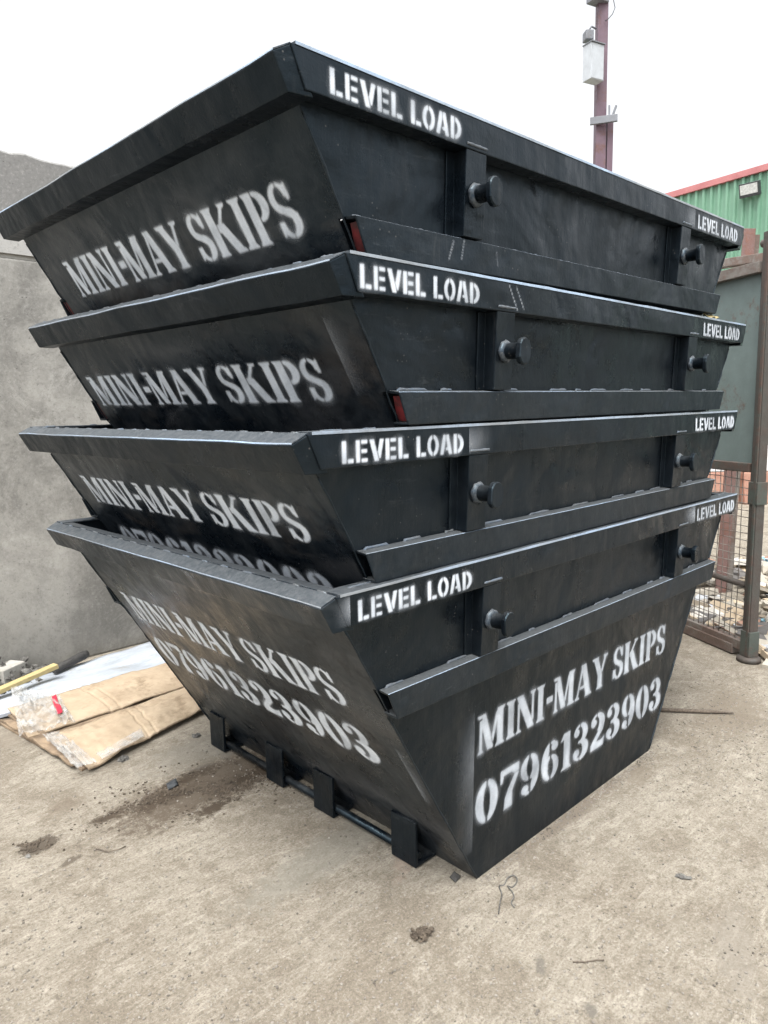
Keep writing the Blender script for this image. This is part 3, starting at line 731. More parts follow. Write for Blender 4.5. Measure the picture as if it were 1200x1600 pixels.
        if primer:
            for sx in (-1, 1):
                m = MB(); f = lambda z, y, o: (sx*(px_(z)-.009-o), sy*y, z)
                m.loft([f(ZL-.013, S2+.002, 0), f(ZL-.013, LY1-.007, 0), f(ZB+.008, LY2-.007, 0), f(ZB+.008, S3+.004, 0)],
                       [f(ZL-.013, S2+.002, .005), f(ZL-.013, LY1-.007, .005), f(ZB+.008, LY2-.007, .005), f(ZB+.008, S3+.004, .005)])
                m.build('ledge_end_plate', M['primer'], le)
        for xa_, xb_ in ((-.97, -.645), (-.55, .55), (.645, .97)):
            m = MB(); m.stitch((xa_, sy*(S2+.004), ZL+.0015), (xb_, sy*(S2+.004), ZL+.0015), rnd, (.03, .13), (.025, .15), (.0026, .005), .007); m.build('weld_bead', M['weld'], le)
        # ribs with lifting lugs
        for sx in (-1, 1):
            xc = sx*0.598; m = MB(); hw = .0382
            def f(z, yf, yp): return [(xc-hw-.028, sy*yp, z), (xc-hw-.028, sy*(yp+.005), z), (xc-hw, sy*(yp+.005), z), (xc-hw, sy*yf, z), (xc+hw, sy*yf, z), (xc+hw, sy*yp, z)]
            m.loft(f(ZL+.0005, .8045, S2+.0005), f(HB-.001, .8150, S1+.0005), .0016)
            rb = m.build('rib', M['black'], root)
            m = MB(); m.tube([(xc-hw+2*hw*k/8, sy*.8170, HB+.011) for k in range(9)], [rnd.uniform(.0025, .0042) for _ in range(9)], 6)
            m.build('weld_bead', M['weld'], rb)
            m = MB(); zc = .829
            n = 24; pr = []
            for k in range(n):
                a_ = 2*math.pi*k/n; cx_, cz_ = math.cos(a_)*.0235*rnd.uniform(.97, 1.03), math.sin(a_)*.0235*rnd.uniform(.97, 1.03)
                pr.append((cx_, cz_ + (.0105 if cz_ > 0 else -.0105)))
            tl = rnd.uniform(-.15, .15)
            pr = [(x_*math.cos(tl)-z_*math.sin(tl), x_*math.sin(tl)+z_*math.cos(tl)) for x_, z_ in pr]
            ci = [(math.cos(2*math.pi*k/n), math.sin(2*math.pi*k/n)) for k in range(n)]
            m.chain([[(xc+a_*r_k, sy*y_, zc+b_*r_k) for a_, b_ in ci] for y_, r_k in ((.804, .0205), (.8216, .0205), (.8580, .0205))]
                    + [[(xc+x_*k_, sy*y_, zc-.002+z_*k_) for x_, z_ in pr] for y_, k_ in ((.8585, .94), (.861, 1.0), (.871, 1.0), (.874, .92))])
            for f_ in m.bm.faces: f_.smooth = all(.803 < abs(v_.co.y) < .8582 for v_ in f_.verts)
            m.build('lifting_lug', M['black'], rb)
            m = MB(); k_ = 20; ph_ = rnd.uniform(0, 6)
            m.chain([[(xc+math.cos(2*math.pi*q/k_)*(r_k+.002*math.sin(q*1.7+ph_)*(r_k > .022)), sy*y_, zc+math.sin(2*math.pi*q/k_)*(r_k+.002*math.sin(q*2.3+ph_)*(r_k > .022))) for q in range(k_)]
                     for y_, r_k in ((.808, .026), (.813, .0285), (.8185, .0262), (.8225, .0208))])
            for f_ in m.bm.faces: f_.smooth = True
            m.build('weld_collar', M['collar'], rb)
    # lettering -------------------------------------------------
    ep, sr, sp = ends[-1], [o for o in root.children if o.name.startswith('side_rim')][0], sides[-1]
    UD = Vector((0, -1, 0))
    def on_end(u, z): return Vector((-px_(z), -u, z))
    for k, (txt, u0, u1, z0, z1, ln, op) in enumerate(end_text):
        lettering(txt, 'serif', u1-u0, (z1-z0)*SLOPE, 0.003, on_end(u0, z0), UD, VD_END, ND_END, ep, idx*10+k,
                  'white stencilled spray lettering on the sloping end', soft=1.0+.6*k, lean=ln, **op)
    for k, (txt, x0, x1, z0, z1) in enumerate(side_text):
        sl_ = math.atan((S3-WB)/ZB); vd = Vector((0, -math.sin(sl_), math.cos(sl_))); nd = Vector((0, -math.cos(sl_), -math.sin(sl_)))
        lettering(txt, 'serif', x1-x0, z1-z0, 0.003, Vector((x0, -side_y(z0), z0)), Vector((1, 0, 0)), vd, nd, sp, idx*10+5+k,
                  'white stencilled spray lettering on the lower side', soft=1.2, halo=.34, fade=.30, load=.72)
    xn, xf = RIMTXT[idx]
    for k, x0 in enumerate((xn, xf)):
        wdt = .402 if k == 0 else .388
        lettering('LEVEL LOAD', 'sans', wdt, .0475, 0.0022, Vector((x0, -(WT+.0006), .9365)), Vector((1, 0, 0)), Vector((0, 0, 1)), Vector((0, -1, 0)), sr, idx*10+7+k,
                  'white stencilled words on the side rim', soft=.7, halo=.18, fade=.12, pad=.012)
    return root, ep, sr, sp

RIMTXT = {1: (-1.088, .719), 2: (-1.061, .718), 3: (-1.113, .681), 4: (-1.058, .686)}
def rv(wx, wy, wz):
    v = Vector((R(wx), R(wy), R(wz)))
    return Matrix.Rotation(v.length, 3, v.normalized()).to_quaternion() if v.length > 1e-9 else Matrix.Identity(3).to_quaternion()
NAME, NUM = 'MINI-MAY SKIPS', '07961323903'
tall = dict(halo=.25)
s1 = make_skip(1, (0, 0, 0), rv(0, 0, 0), 'bottom skip of the stack, standing on the concrete with a phone number along its side', [
    (NAME, -.650, .590, .612, .732, 0.0, dict(fade=.15)), (NUM, -.680, .590, .392, .530, 0.0, dict(fade=.15))],
    [(NAME, -.566, .650, .402, .520), (NUM, -.574, .645, .172, .306)], False)
s2 = make_skip(2, (-.0655, -.0049, .3565), rv(.17, -.16, .01), 'second skip from the ground, its phone number half sunk into the bottom skip', [
    (NAME, -.630, .630, .733, .832, 0.0, dict(fade=.3)), (NUM, -.620, .615, .515, .640, 0.0, dict(fade=.25))], [], False)
s3 = make_skip(3, (.0045, -.0078, .7189), rv(.55, -.21, 1.18), 'third skip up, between the top skip and the second, with a red ledge end', [
    (NAME, -.702, .590, .713, .813, 0.0, dict(fade=.3, halo=.34))], [], True)
s4 = make_skip(4, (-.0782, .0003, 1.0886), rv(.65, -.64, .40), 'topmost skip of the stack, its rim standing out against the white sky', [
    (NAME, -.590, .645, .720, .823, 0.0, dict(fade=.3, halo=.3))], [], True)

def scratches(segs, w, h, origin, parent, cell=.0022):
    nu, nv = int(w/cell)+2, int(h/cell)+2; X, Y = np.meshgrid(np.arange(nu)*cell, np.arange(nv)*cell)
    cv = np.zeros((nv, nu)); rg = np.random.default_rng(77)
    for x0, y0, x1, y1, wd_, am in segs:
        L2 = (x1-x0)**2+(y1-y0)**2; u = np.clip(((X-x0)*(x1-x0)+(Y-y0)*(y1-y0))/L2, 0, 1)
        dd = np.hypot(X-x0-u*(x1-x0), Y-y0-u*(y1-y0)); cv = np.maximum(cv, am*np.exp(-(dd/wd_)**2)*(.6+.4*np.sin(u*40+x0*99)))
    cv *= .5+.6*rg.random(cv.shape); cv[cv < .03] = 0; cv = np.clip(cv, 0, 1); cv[0] = cv[-1] = 0; cv[:, 0] = cv[:, -1] = 0
    return decal('scratch', cv, cell, origin, Vector((1, 0, 0)), Vector((0, 0, 1)), Vector((0, -1, 0)), parent)
for q_ in ((.010, .062, .045, .006, .0026, .5), (.040, .062, .075, .010, .0028, .4)): scratches([q_], .14, .068, Vector((-.60, -(WT+.0007), .929)), s3[2])
led4 = [o for o in s4[0].children if o.name.startswith('side_ledge')][0]
for q_ in ((.030, .055, .012, .012, .0034, .35), (.070, .062, .060, .020, .0030, .35), (.20, .05, .205, .02, .003, .2)): scratches([q_], .5, .066, Vector((-.70, -(LY1+.0012), .660)), led4)
q3 = s3[0]; m = MB(); c_ = Vector(q3.location) + q3.rotation_quaternion @ Vector((.80, -.79, 1.006))
m.patch([c_+Vector(p) for p in ((-.035, -.016, 0), (.045, -.018, .002), (.05, .01, .016), (-.03, .012, .018))], 10, 5, .002, lambda u, v, p: .012*mnoise.noise(p*40))
tag(m.build('plastic_scrap', M['timber']), 'small yellowish scrap caught on the far end of the rim of the third skip up', 'scrap')

# mist beside the stencils
nd_s = Vector((0, -1, 0)); UX, UZ = Vector((1, 0, 0)), Vector((0, 0, 1))
slp = math.atan((S3-WB)/ZB)
overspray(.10, .44, Vector((-.690+.0, -side_y(.10), .10)), UX, Vector((0, -math.sin(slp), math.cos(slp))), Vector((0, -math.cos(slp), -math.sin(slp))), s1[3], 5, .20)
overspray(.13, .066, Vector((.565, -(WT+.0006), .930)), UX, UZ, nd_s, s1[2], 6, .55)
overspray(.11, .066, Vector((-.640, -(WT+.0006), .930)), UX, UZ, nd_s, s2[2], 7, .32, 'left')
overspray(.12, .066, Vector((.535, -(WT+.0006), .930)), UX, UZ, nd_s, s4[2], 8, .35)
overspray(.05, .066, Vector((-1.165, -(WT+.0010), .930)), UX, UZ, nd_s, s1[2], 9, .38)
overspray(.05, .30, Vector((-px_(.15), .575, .15)), Vector((0, -1, 0)), VD_END, ND_END, s1[1], 10, .10)
overspray(.05, .24, Vector((-px_(.30), -.69, .30)), Vector((0, -1, 0)), VD_END, ND_END, s1[1], 11, .35, 'left')
overspray(.06, .20, Vector((-px_(.72), -.66, .72)), Vector((0, -1, 0)), VD_END, ND_END, s3[1], 12, .25, 'left')

# ------------------------------------------------------------------ concrete wall on the left
wall = empty('concrete_wall', (0, 2.12, 0))
tag(wall, 'tall grey precast concrete wall with a horizontal joint, behind the skips on the left', 'wall')
m = MB(); m.box((-3.0, .16, 1.105), (8.0, .15, 1.105), bevel=.012); m.build('wall_panel', M['wall'], wall)
m = MB(); rnd = random.Random(3)
zt = lambda x: 2.752 + .035*(x+.8)*.6 + .008*math.sin(x*9) + .006*math.sin(x*23)
n = 420; xs = [-11+16*k/n for k in range(n+1)]
bm = m.bm; rows = []
for x in xs:
    zz = 2.752 + .012*math.sin(x*1.7) + .02*mnoise.noise(Vector((x*1.3, 9, 0))) + (.03 if x > -.8 else 0)*0 + .010*mnoise.noise(Vector((x*3, 1, 0))) + .022*mnoise.noise(Vector((x*11, 5, 0))) + .012*mnoise.noise(Vector((x*31, 2, 0)))
    rows.append([bm.verts.new(p) for p in ((x, .004, 2.232), (x, .004, zz-.012), (x, .016, zz), (x, .30, zz+.004), (x, .30, 2.232))])
for a_, b_ in zip(rows, rows[1:]):
    for k in range(5): bm.faces.new((a_[k], b_[k], b_[(k+1) % 5], a_[(k+1) % 5]))
bm.faces.new(rows[0]); bm.faces.new(rows[-1][::-1])
bmesh.ops.recalc_face_normals(bm, faces=bm.faces)
m.build('capping_course', M['wall'], wall)
m = MB(); m.box((-3.0, .155, 2.2215), (7.99, .135, .0105)); m.build('mortar_joint', M['cream'], wall)

# ------------------------------------------------------------------ litter by the wall
rnd = random.Random(11)
wob = lambda a, s, sd: (lambda u, v, p: a*mnoise.noise(Vector((p.x*s+sd, p.y*s, sd))))
def quad(pts, z): return [at(x, y, z) for x, y in pts]
m = MB(); q = quad([(-60, 1140), (275, 1046), (248, 1003), (-60, 1098)], .012)
m.patch(q, 60, 12, .016, wob(.012, 5, 1)); 
tag(m.build('foam_board', M['foam']), 'long white foam board lying on the ground along the concrete wall', 'foam board')
# rear flattened carton
root = empty('cardboard_box', at(150, 1100)); tag(root, 'flattened brown cardboard box under the clear bag, nearer the wall', 'cardboard box', 'flattened cardboard boxes')
iv = lambda pts: [p - root.location for p in pts]
m = MB(); m.patch(iv(quad([(44, 1150), (300, 1070), (262, 1036), (12, 1108)], .035)), 170, 20, .006,
    lambda u, v, p: .010*mnoise.noise(Vector((u*5, v*3, 2))) + .014*math.sin(math.pi*v) - .012*(1-u)*(1-v) - .0045*(math.exp(-((u-.47+.06*v)/.006)**2) + math.exp(-((u-.53+.06*v)/.006)**2)) - .004*math.exp(-((v-.78)/.03)**2) + .003*mnoise.noise(Vector((u*22, v*9, 5)))); m.build('top_panel', M['card'], root)
m = MB(); m.patch(iv(quad([(62, 1160), (310, 1082), (270, 1040), (10, 1118)], .010)), 40, 8, .010, wob(.006, 6, 5)); m.build('under_panel', M['cardedge'], root)
# front flattened carton
root = empty('cardboard_box', at(210, 1140)); tag(root, 'flattened brown cardboard box with clear tape at its corner, nearest the camera', 'cardboard box', 'flattened cardboard boxes')
m = MB(); m.patch(iv(quad([(138, 1192), (334, 1094), (302, 1071), (76, 1151)], .045)), 170, 20, .006,
    lambda u, v, p: .010*mnoise.noise(Vector((u*6, v*3, 9))) + .012*math.exp(-((v-.62)/.06)**2) - .020*max(0, .30-v)/.30 - .01*(1-u)**3 - .0045*(math.exp(-((u-.50-.05*v)/.006)**2) + math.exp(-((u-.44-.05*v)/.006)**2)) + .003*mnoise.noise(Vector((u*24, v*9, 1)))); m.build('top_panel', M['card'], root)
m = MB(); m.patch(iv(quad([(128, 1204), (338, 1100), (318, 1082), (-8, 1128)], .004)), 50, 10, .009, wob(.008, 7, 12)); m.build('under_panel', M['cardedge'], root)
m = MB(); m.patch(iv(quad([(112, 1198), (150, 1188), (40, 1128), (0, 1126)], .018)), 14, 30, .008, lambda u, v, p: .012*mnoise.noise(Vector((v*9, u*2, 4)))); m.build('folded_flap', M['cardedge'], root)
m = MB(); m.patch(iv(quad([(120, 1200), (152, 1190), (92, 1142), (66, 1148)], .052)), 20, 26, .0012, lambda u, v, p: .014*mnoise.noise(Vector((u*8, v*9, 7)))+.004*mnoise.noise(Vector((u*30, v*30, 7)))); m.build('clear_tape', M['film'], root)
m = MB(); m.patch(iv(quad([(160, 1186), (226, 1150), (220, 1138), (150, 1178)], .054)), 26, 8, .001, lambda u, v, p: .006*mnoise.noise(Vector((u*14, v*8, 3)))); m.build('clear_tape', M['film'], root)
# clear bag with a red strip
root = empty('plastic_bag', at(70, 1110)); tag(root, 'crumpled clear plastic bag with a red strip lying on the cardboard', 'plastic bag')
m = MB(); m.patch(iv(quad([(30, 1152), (118, 1128), (92, 1088), (16, 1072)], .062)), 44, 44, .0008,
    lambda u, v, p: .045*abs(mnoise.noise(Vector((u*5, v*5, 3)))) + .016*mnoise.noise(Vector((u*14, v*14, 8))) + .006*mnoise.noise(Vector((u*40, v*40, 8)))); m.build('bag_film', M['film'], root)
m = MB(); m.patch(iv(quad([(90, 1116), (98, 1113), (88, 1087), (81, 1091)], .078)), 5, 14, .0015, lambda u, v, p: .010*math.sin(v*7)); m.build('red_strip', M['red'], root)
# timber, pipe, rubble
m = MB(); m.bar(at(-40, 1096, .05), at(88, 1040, .10), .045, .022, bevel=.002)
tag(m.build('timber_batten', M['timber']), 'pale yellow timber batten propped on rubble by the wall', 'batten')
m = MB(); a_, b_ = at(84, 1048, .05), at(136, 1021, .07); m.tube([a_+(b_-a_)*k/10 for k in range(11)], [.018, .02, .022, .022, .023, .023, .024, .024, .025, .025, .019], 14)
tag(m.build('rubber_pipe', M['darkrubber']), 'short dark rubber pipe lying against the foot of the wall', 'pipe')
m = MB()
for k in range(420):
    x, y = rnd.uniform(-1.75, -.72), rnd.uniform(1.80, 2.10)
    hh = max(0, .20*(1-((x+1.22)/.42)**2))*(max(0, y-1.8)/.3)
    m.blob((x, y, rnd.uniform(0, 1)*hh), (rnd.uniform(.008, .03), rnd.uniform(.008, .03), rnd.uniform(.006, .022)), rnd, 1, .5)
tag(m.build('rubble_heap', M['rubble']), 'heap of dark rubble and grit against the wall', 'rubble', kind='stuff')
m = MB(); m.box(at(12, 1052, .06), (.075, .05, .045), Matrix.Rotation(.5, 3, 'Z'), .006);
tag(m.build('plaster_lump', M['cream']), 'broken cream plaster lump beside the yellow batten', 'plaster')

# ------------------------------------------------------------------ loose things on the slab
m = MB()
for k in range(9000):
    x, y = max(-2.2, min(2.2, rnd.gauss(0, .85))), max(-2.1, min(2.1, rnd.gauss(0, .8)))
    if rnd.random() < .72: p = at(320+95*x, 1232-18*x+22*y)
    elif rnd.random() < .5: p = at(405+45*x, 1212-14*x+9*y)
    else: p = at(60+18*x, 1320+7*y)
    if mnoise.noise(Vector((p.x*7, p.y*11, 2))) + .5*mnoise.noise(Vector((p.x*25, p.y*30, 4))) < rnd.uniform(-.15, .25): continue
    r = rnd.choice((.0008, .001, .001, .0012, .0012, .0015, .002, .002, .0035, .005)); m.blob((p.x, p.y, r*.4), (r, r*rnd.uniform(.6, 1), r*.7), rnd, 1, .5)
tag(m.build('soil_crumbs', M['soil']), 'patch of spilt brown soil crumbs on the concrete in front of the skips', 'soil', kind='stuff')
m = MB()
for k in range(7000):
    if rnd.random() < .7: p = at(rnd.uniform(-40, 1240), 1090+rnd.random()**.7*560)
    else: p = at(rnd.gauss(1130, 70), rnd.gauss(1140, 60))
    if p.y > 2.0 or abs(p.x) > 4: continue
    if abs(p.x) < .57 and abs(p.y) < .735: continue
    r = rnd.choice((.0012, .0015, .002, .002, .003, .0045)); m.blob((p.x, p.y, r*.4), (r, r*rnd.uniform(.5, 1), r*.6), rnd, 1, .5)
for k in range(900):
    q = rnd.random(); p = Vector((-.56+1.12*q, -.735-abs(rnd.gauss(0, .018)), 0)) if rnd.random() < .75 else Vector((-.66-abs(rnd.gauss(0, .03)), rnd.uniform(-.6, .65), 0))
    r = rnd.choice((.0012, .0015, .002, .003, .004)); m.blob((p.x, p.y, r*.4), (r, r*rnd.uniform(.5, 1), r*.6), rnd, 1, .5)
tag(m.build('grit', M['grit']), 'fine stones and grit strewn over the concrete yard', 'grit', kind='stuff')
def lump(name, px, py, r, mat, label, cat, n=1):
    m = MB(); p = at(px, py)
    for k in range(n):
        m.blob((p.x+rnd.gauss(0, r[0]*.5)*(n > 1), p.y+rnd.gauss(0, r[1]*.5)*(n > 1), r[2]*(.4 if n == 1 else rnd.uniform(.2, 1))), r if n == 1 else tuple(q*rnd.uniform(.10, .34) for q in r), rnd, 2, .5)
    return tag(m.build(name, mat), label, cat)
lump('soil_clod', 660, 1462, (.024, .02, .013), M['soil'], 'brown clod of earth alone on the concrete in front of the skip corner', 'clod', 90)
lump('stone', 1068, 1372, (.022, .010, .006), M['rubble'], 'flat dark stone right of the loop of wire', 'stone')
lump('stone', 193, 1188, (.022, .016, .014), M['rubble'], 'dark stone beside the corner of the front cardboard box', 'stone')
lump('stone', 307, 1151, (.018, .013, .010), M['rubble'], 'small dark stone between the cardboard and the skip bracket', 'stone')
lump('stone', 643, 1339, (.006, .005, .005), M['whitepl'], 'tiny white stone below the skip bracket', 'stone')
lump('stone', 44, 1339, (.010, .007, .005), M['rubble'], 'small dark stone on the round soil stain at far left', 'stone')
m = MB(); p = at(268, 1230); m.patch([p+Vector(q) for q in ((-.022, -.018, .004), (.020, -.014, .006), (.028, .016, .018), (-.012, .018, .010))], 8, 8, .003, wob(.006, 60, 3))
tag(m.build('plastic_shard', M['blackpl']), 'dark plastic shard lying on the spilt soil', 'plastic scrap')
root_p = at(568, 1186, .03); m = MB(); m.patch([root_p+Vector(q) for q in ((-.02, -.03, 0), (.012, -.026, .006), (.016, .03, .012), (-.014, .024, .03))], 10, 8, .001, wob(.012, 40, 3))
tag(m.build('paper_scrap', M['whitepl']), 'crumpled white paper scrap caught in the fork bracket of the bottom skip', 'paper')
m = MB(); m.tube([at(150, 1326, .004), at(170, 1331, .008), at(188, 1326, .004), at(196, 1322, .003)], .0016, 6)
tag(m.build('twig', M['timberdark']), 'thin dark twig below the spilt soil patch', 'twig')
m = MB(); p = at(710, 1374); m.patch([p+Vector(q) for q in ((-.012, -.014, .002), (.016, -.010, .003), (.014, .012, .012), (-.010, .010, .006))], 6, 6, .004, wob(.004, 80, 6))
tag(m.build('plastic_shard', M['darkrubber']), 'black scrap beside the near bottom corner of the lowest skip', 'plastic scrap')
m = MB(); pts = [at(x, y, .004) for x, y in ((779, 1428), (781, 1412), (784, 1398), (780, 1384), (788, 1381), (793, 1372), (803, 1369), (808, 1376), (801, 1385), (793, 1383), (799, 1392), (803, 1402), (799, 1411), (805, 1418))]
sm = []
for i in range(len(pts)-1):
    for k in range(5):
        u = k/5; p0, p1, p2, p3 = pts[max(i-1, 0)], pts[i], pts[i+1], pts[min(i+2, len(pts)-1)]
        sm.append(.5*((2*p1)+(p2-p0)*u+(2*p0-5*p1+4*p2-p3)*u*u+(3*p1-p0-3*p2+p3)*u**3)+Vector((0, 0, .003*math.sin(i*1.3+u))))
m.tube(sm, .0018, 6); tag(m.build('wire_loop', M['rubble']), 'bent loop of thin wire lying in front of the skip corner', 'wire')
m = MB(); m.tube([at(895, 1503, .003), at(915, 1503, .004), at(932, 1500, .003), at(944, 1500, .006)], .0016, 6)
tag(m.build('wire_offcut', M['timberdark']), 'short straight wire offcut on the concrete at lower right', 'wire')
m = MB(); m.tube([at(985, 1107, .008), at(1060, 1110, .012), at(1110, 1112, .010), at(1146, 1114, .008)], [.008, .009, .008, .003], 7)
tag(m.build('wooden_stick', M['timberdark']), 'thin dark wooden stick sticking out from behind the bottom skip', 'stick')

# ------------------------------------------------------------------ gate and fence on the right
G0 = Vector((1.93, -.62, 0)); ge = Vector((.48, .877, 0)).normalized(); gn = Vector((ge.y, -ge.x, 0))
gp = lambda s, z, o=0.0: G0 + ge*s + gn*o + Vector((0, 0, z))
gr = empty('gate_post', G0); tag(gr, 'rusty square steel post on a round foot at the right edge', 'post')
gl = lambda p: p - G0
pc = Vector((1.903, -.650, 0)); up_ = lambda z: gl(pc+Vector((0, 0, z)))
m = MB(); m.bar(up_(.03), up_(2.24), .052, .052, up=(ge.x, ge.y, 0), bevel=.004); m.build('shaft', M['post'], gr)
m = MB(); m.bar(up_(.03)+gn*-.030+ge*-.012, up_(2.20)+gn*-.030+ge*-.012, .008, .016, up=(ge.x, ge.y, 0)); m.build('strip', M['gaterail'], gr)
m = MB(); m.tube([up_(.002), up_(.022), up_(.030)], [.062, .060, .045], 24); m.build('foot_plate', M['post'], gr)
for z0, z1 in ((.03, .17), (.86, .98)):
    m = MB(); m.bar(up_(z0), up_(z1), .066, .066, up=(ge.x, ge.y, 0), bevel=.004); m.build('hinge_sleeve', M['gaterail'], gr)
m = MB(); m.tube([gl(Vector((1.93, -.60, 2.19))), gl(Vector((1.88, -.74, 2.20)))], .02, 12); m.build('top_pin', M['rustbeam'], gr)
gt = empty('sheeted_gate', G0+ge*.06); tag(gt, 'steel gate with a grey green sheet above and wire mesh below, behind the skips', 'gate')
gl = lambda p: p - gt.location
LG = 2.9
m = MB(); m.loft([gl(gp(.02, 1.07)), gl(gp(LG, 1.07)), gl(gp(LG, 1.07, -.004)), gl(gp(.02, 1.07, -.004))], [gl(gp(.02, 2.06)), gl(gp(LG, 2.06)), gl(gp(LG, 2.06, -.004)), gl(gp(.02, 2.06, -.004))]); m.build('steel_sheet', M['gatesheet'], gt)
m = MB(); m.bar(gl(gp(.0, 1.052, -.014)), gl(gp(LG, 1.052, -.014)), .05, .045, bevel=.003); m.build('middle_rail', M['gaterail'], gt)
m = MB(); m.bar(gl(gp(.0, 2.075, -.014)), gl(gp(LG, 2.075, -.014)), .06, .055, bevel=.003); m.build('top_rail', M['rustbeam'], gt)
m = MB(); m.tube([gl(gp(.0, .415, -.012)), gl(gp(LG, .415, -.012))], .016, 10); m.build('lower_bar', M['post'], gt)
m = MB(); m.bar(gl(gp(.0, .07, .0)), gl(gp(LG, .07, .0)), .04, .05, bevel=.003); m.build('bottom_rail', M['rustbeam'], gt)
for s_ in (.02, LG):
    m = MB(); m.bar(gl(gp(s_, .05, .022)), gl(gp(s_, 2.10, .022)), .03, .03, up=(ge.x, ge.y, 0), bevel=.003); m.build('stile', M['gaterail'], gt)
m = MB(); rnd = random.Random(5)
s_ = .08
while s_ < LG:
    b1 = rnd.uniform(-.008, .008); m.tube([gl(gp(s_, .08, 0)), gl(gp(s_+b1, .5, rnd.uniform(-.01, .01))), gl(gp(s_-b1, .8, 0)), gl(gp(s_, 1.04, 0))], .0023, 5); s_ += .042
z = .10
while z < 1.03:
    m.tube([gl(gp(.02+LG*k/12, z+rnd.uniform(-.007, .007), .004)) for k in range(13)], .0023, 5); z += .042
m.build('wire_mesh', M['wire'], gt)
# kerb-like steel channel on the ground under the gate
m = MB(); m.bar(gp(.07, .035, .02), gp(LG, .010, .02), .09, .055, bevel=.004)
tag(m.build('ground_beam', M['rustbeam']), 'weathered steel beam lying on the ground along the gate foot', 'beam')
# second panel to the right of the post
fr = empty('mesh_fence', Vector((1.93, -.75, 0))); tag(fr, 'wire mesh fence panel right of the rusty post', 'fence')
fe = Vector((.35, -.94, 0)).normalized(); fl = lambda s, z: Vector((0, 0, z)) + fe*s
m = MB(); s_ = .03
while s_ < 1.6: m.tube([fl(s_, .08), fl(s_, 1.04)], .0019, 5); s_ += .05
z = .10
while z < 1.03: m.tube([fl(0, z), fl(1.6, z)], .0019, 5); z += .05
m.build('wire_mesh', M['wire'], fr)
m = MB(); m.bar(fl(0, .05), fl(1.6, .05), .05, .06, bevel=.003); m.build('bottom_rail', M['rustbeam'], fr)
m = MB(); m.tube([fl(0, .40), fl(1.6, .40)], .016, 10); m.build('lower_bar', M['post'], fr)
m = MB(); m.bar(fl(0, 1.055), fl(1.6, 1.055), .05, .045, bevel=.003); m.build('middle_rail', M['gaterail'], fr)
m = MB(); m.loft([fl(.03, 1.07), fl(1.6, 1.07), fl(1.6, 1.07)+Vector((.004, .002, 0)), fl(.03, 1.07)+Vector((.004, .002, 0))],
                 [fl(.03, 2.05), fl(1.6, 2.05), fl(1.6, 2.05)+Vector((.004, .002, 0)), fl(.03, 2.05)+Vector((.004, .002, 0))]); m.build('steel_sheet', M['gatesheet'], fr)
# inner post seen through the mesh, beam above, brown column
m = MB(); m.bar(away(1095, 417.5, 5.0), away(1235, 397, 4.9), .07, .050, bevel=.004)
tag(m.build('steel_beam', M['rustbeam']), 'rusty steel beam running above and behind the gate', 'beam')
pb = at(1126, 926); D_ = math.hypot(pb.x-CPOS.x, pb.y-CPOS.y); tp = away(1171, 357, D_)
cr = empty('steel_column', pb); tag(cr, 'brown steel column leaning behind the gate in front of the green building', 'column')
ax = Vector((r_.x, r_.y, 0)).normalized(); ay = Vector((d_.x, d_.y, 0)).normalized(); tv = tp-pb
m = MB(); m.bar((0, 0, 0), tv, .085, .010, up=tuple(ay), bevel=.002); m.build('flange', M['redcol'], cr)
m = MB(); m.bar(ax*.062+ay*.05, ax*.062+ay*.05+tv*.985, .036, .09, up=tuple(ay), bevel=.002); m.build('web', M['rustbeam'], cr)

# waste beyond the gate
rnd = random.Random(21)
def faces_tint(o, tints, per):
    a_ = o.data.attributes.new('tint', 'FLOAT', 'FACE'); vals = []
    for q, k in zip(tints, per): vals += [q]*k
    a_.data.foreach_set('value', vals)
m = MB(); tints, per = [], []
for k in range(5200):
    o_ = .12 + 7.5*rnd.random()**1.3; s_ = rnd.uniform(-1.6-.5*o_, 1.8+.1*o_)
    g = G0 + gn*o_ + ge*s_
    if (g-pb).length < .2: continue
    hh = .02 + .22*min(1, max(0, o_-.4)/2.5)*max(0, .45+.9*mnoise.noise(Vector((g.x*.9, g.y*.9, 0))))
    nf0 = len(m.bm.faces); w = rnd.choice((.012, .02, .02, .03, .04, .05, .09, .15)); rot = Matrix.Rotation(rnd.uniform(0, 6.3), 3, 'Z') @ Matrix.Rotation(rnd.uniform(-.6, .6), 3, 'X')
    c_ = Vector((g.x, g.y, rnd.uniform(.0, 1)*hh + .01))
    if rnd.random() < .5: m.box(c_, (w, w*rnd.uniform(.2, .8), rnd.uniform(.002, .02)), rot)
    else: m.blob(c_, (w*.6, w*.4, w*.3), rnd, 1, .6)
    tints.append(rnd.choice((.05, .1, .15, .3, .3, .1, .45, .5, .6, .6, .7, .72, .8, .82, .9, .97 if rnd.random() < .4 else .2))); per.append(len(m.bm.faces)-nf0)
o = m.build('waste_heap', M['litter']); faces_tint(o, tints, per)
tag(o, 'strewn pale waste and litter on the ground behind the gate', 'waste', kind='stuff')
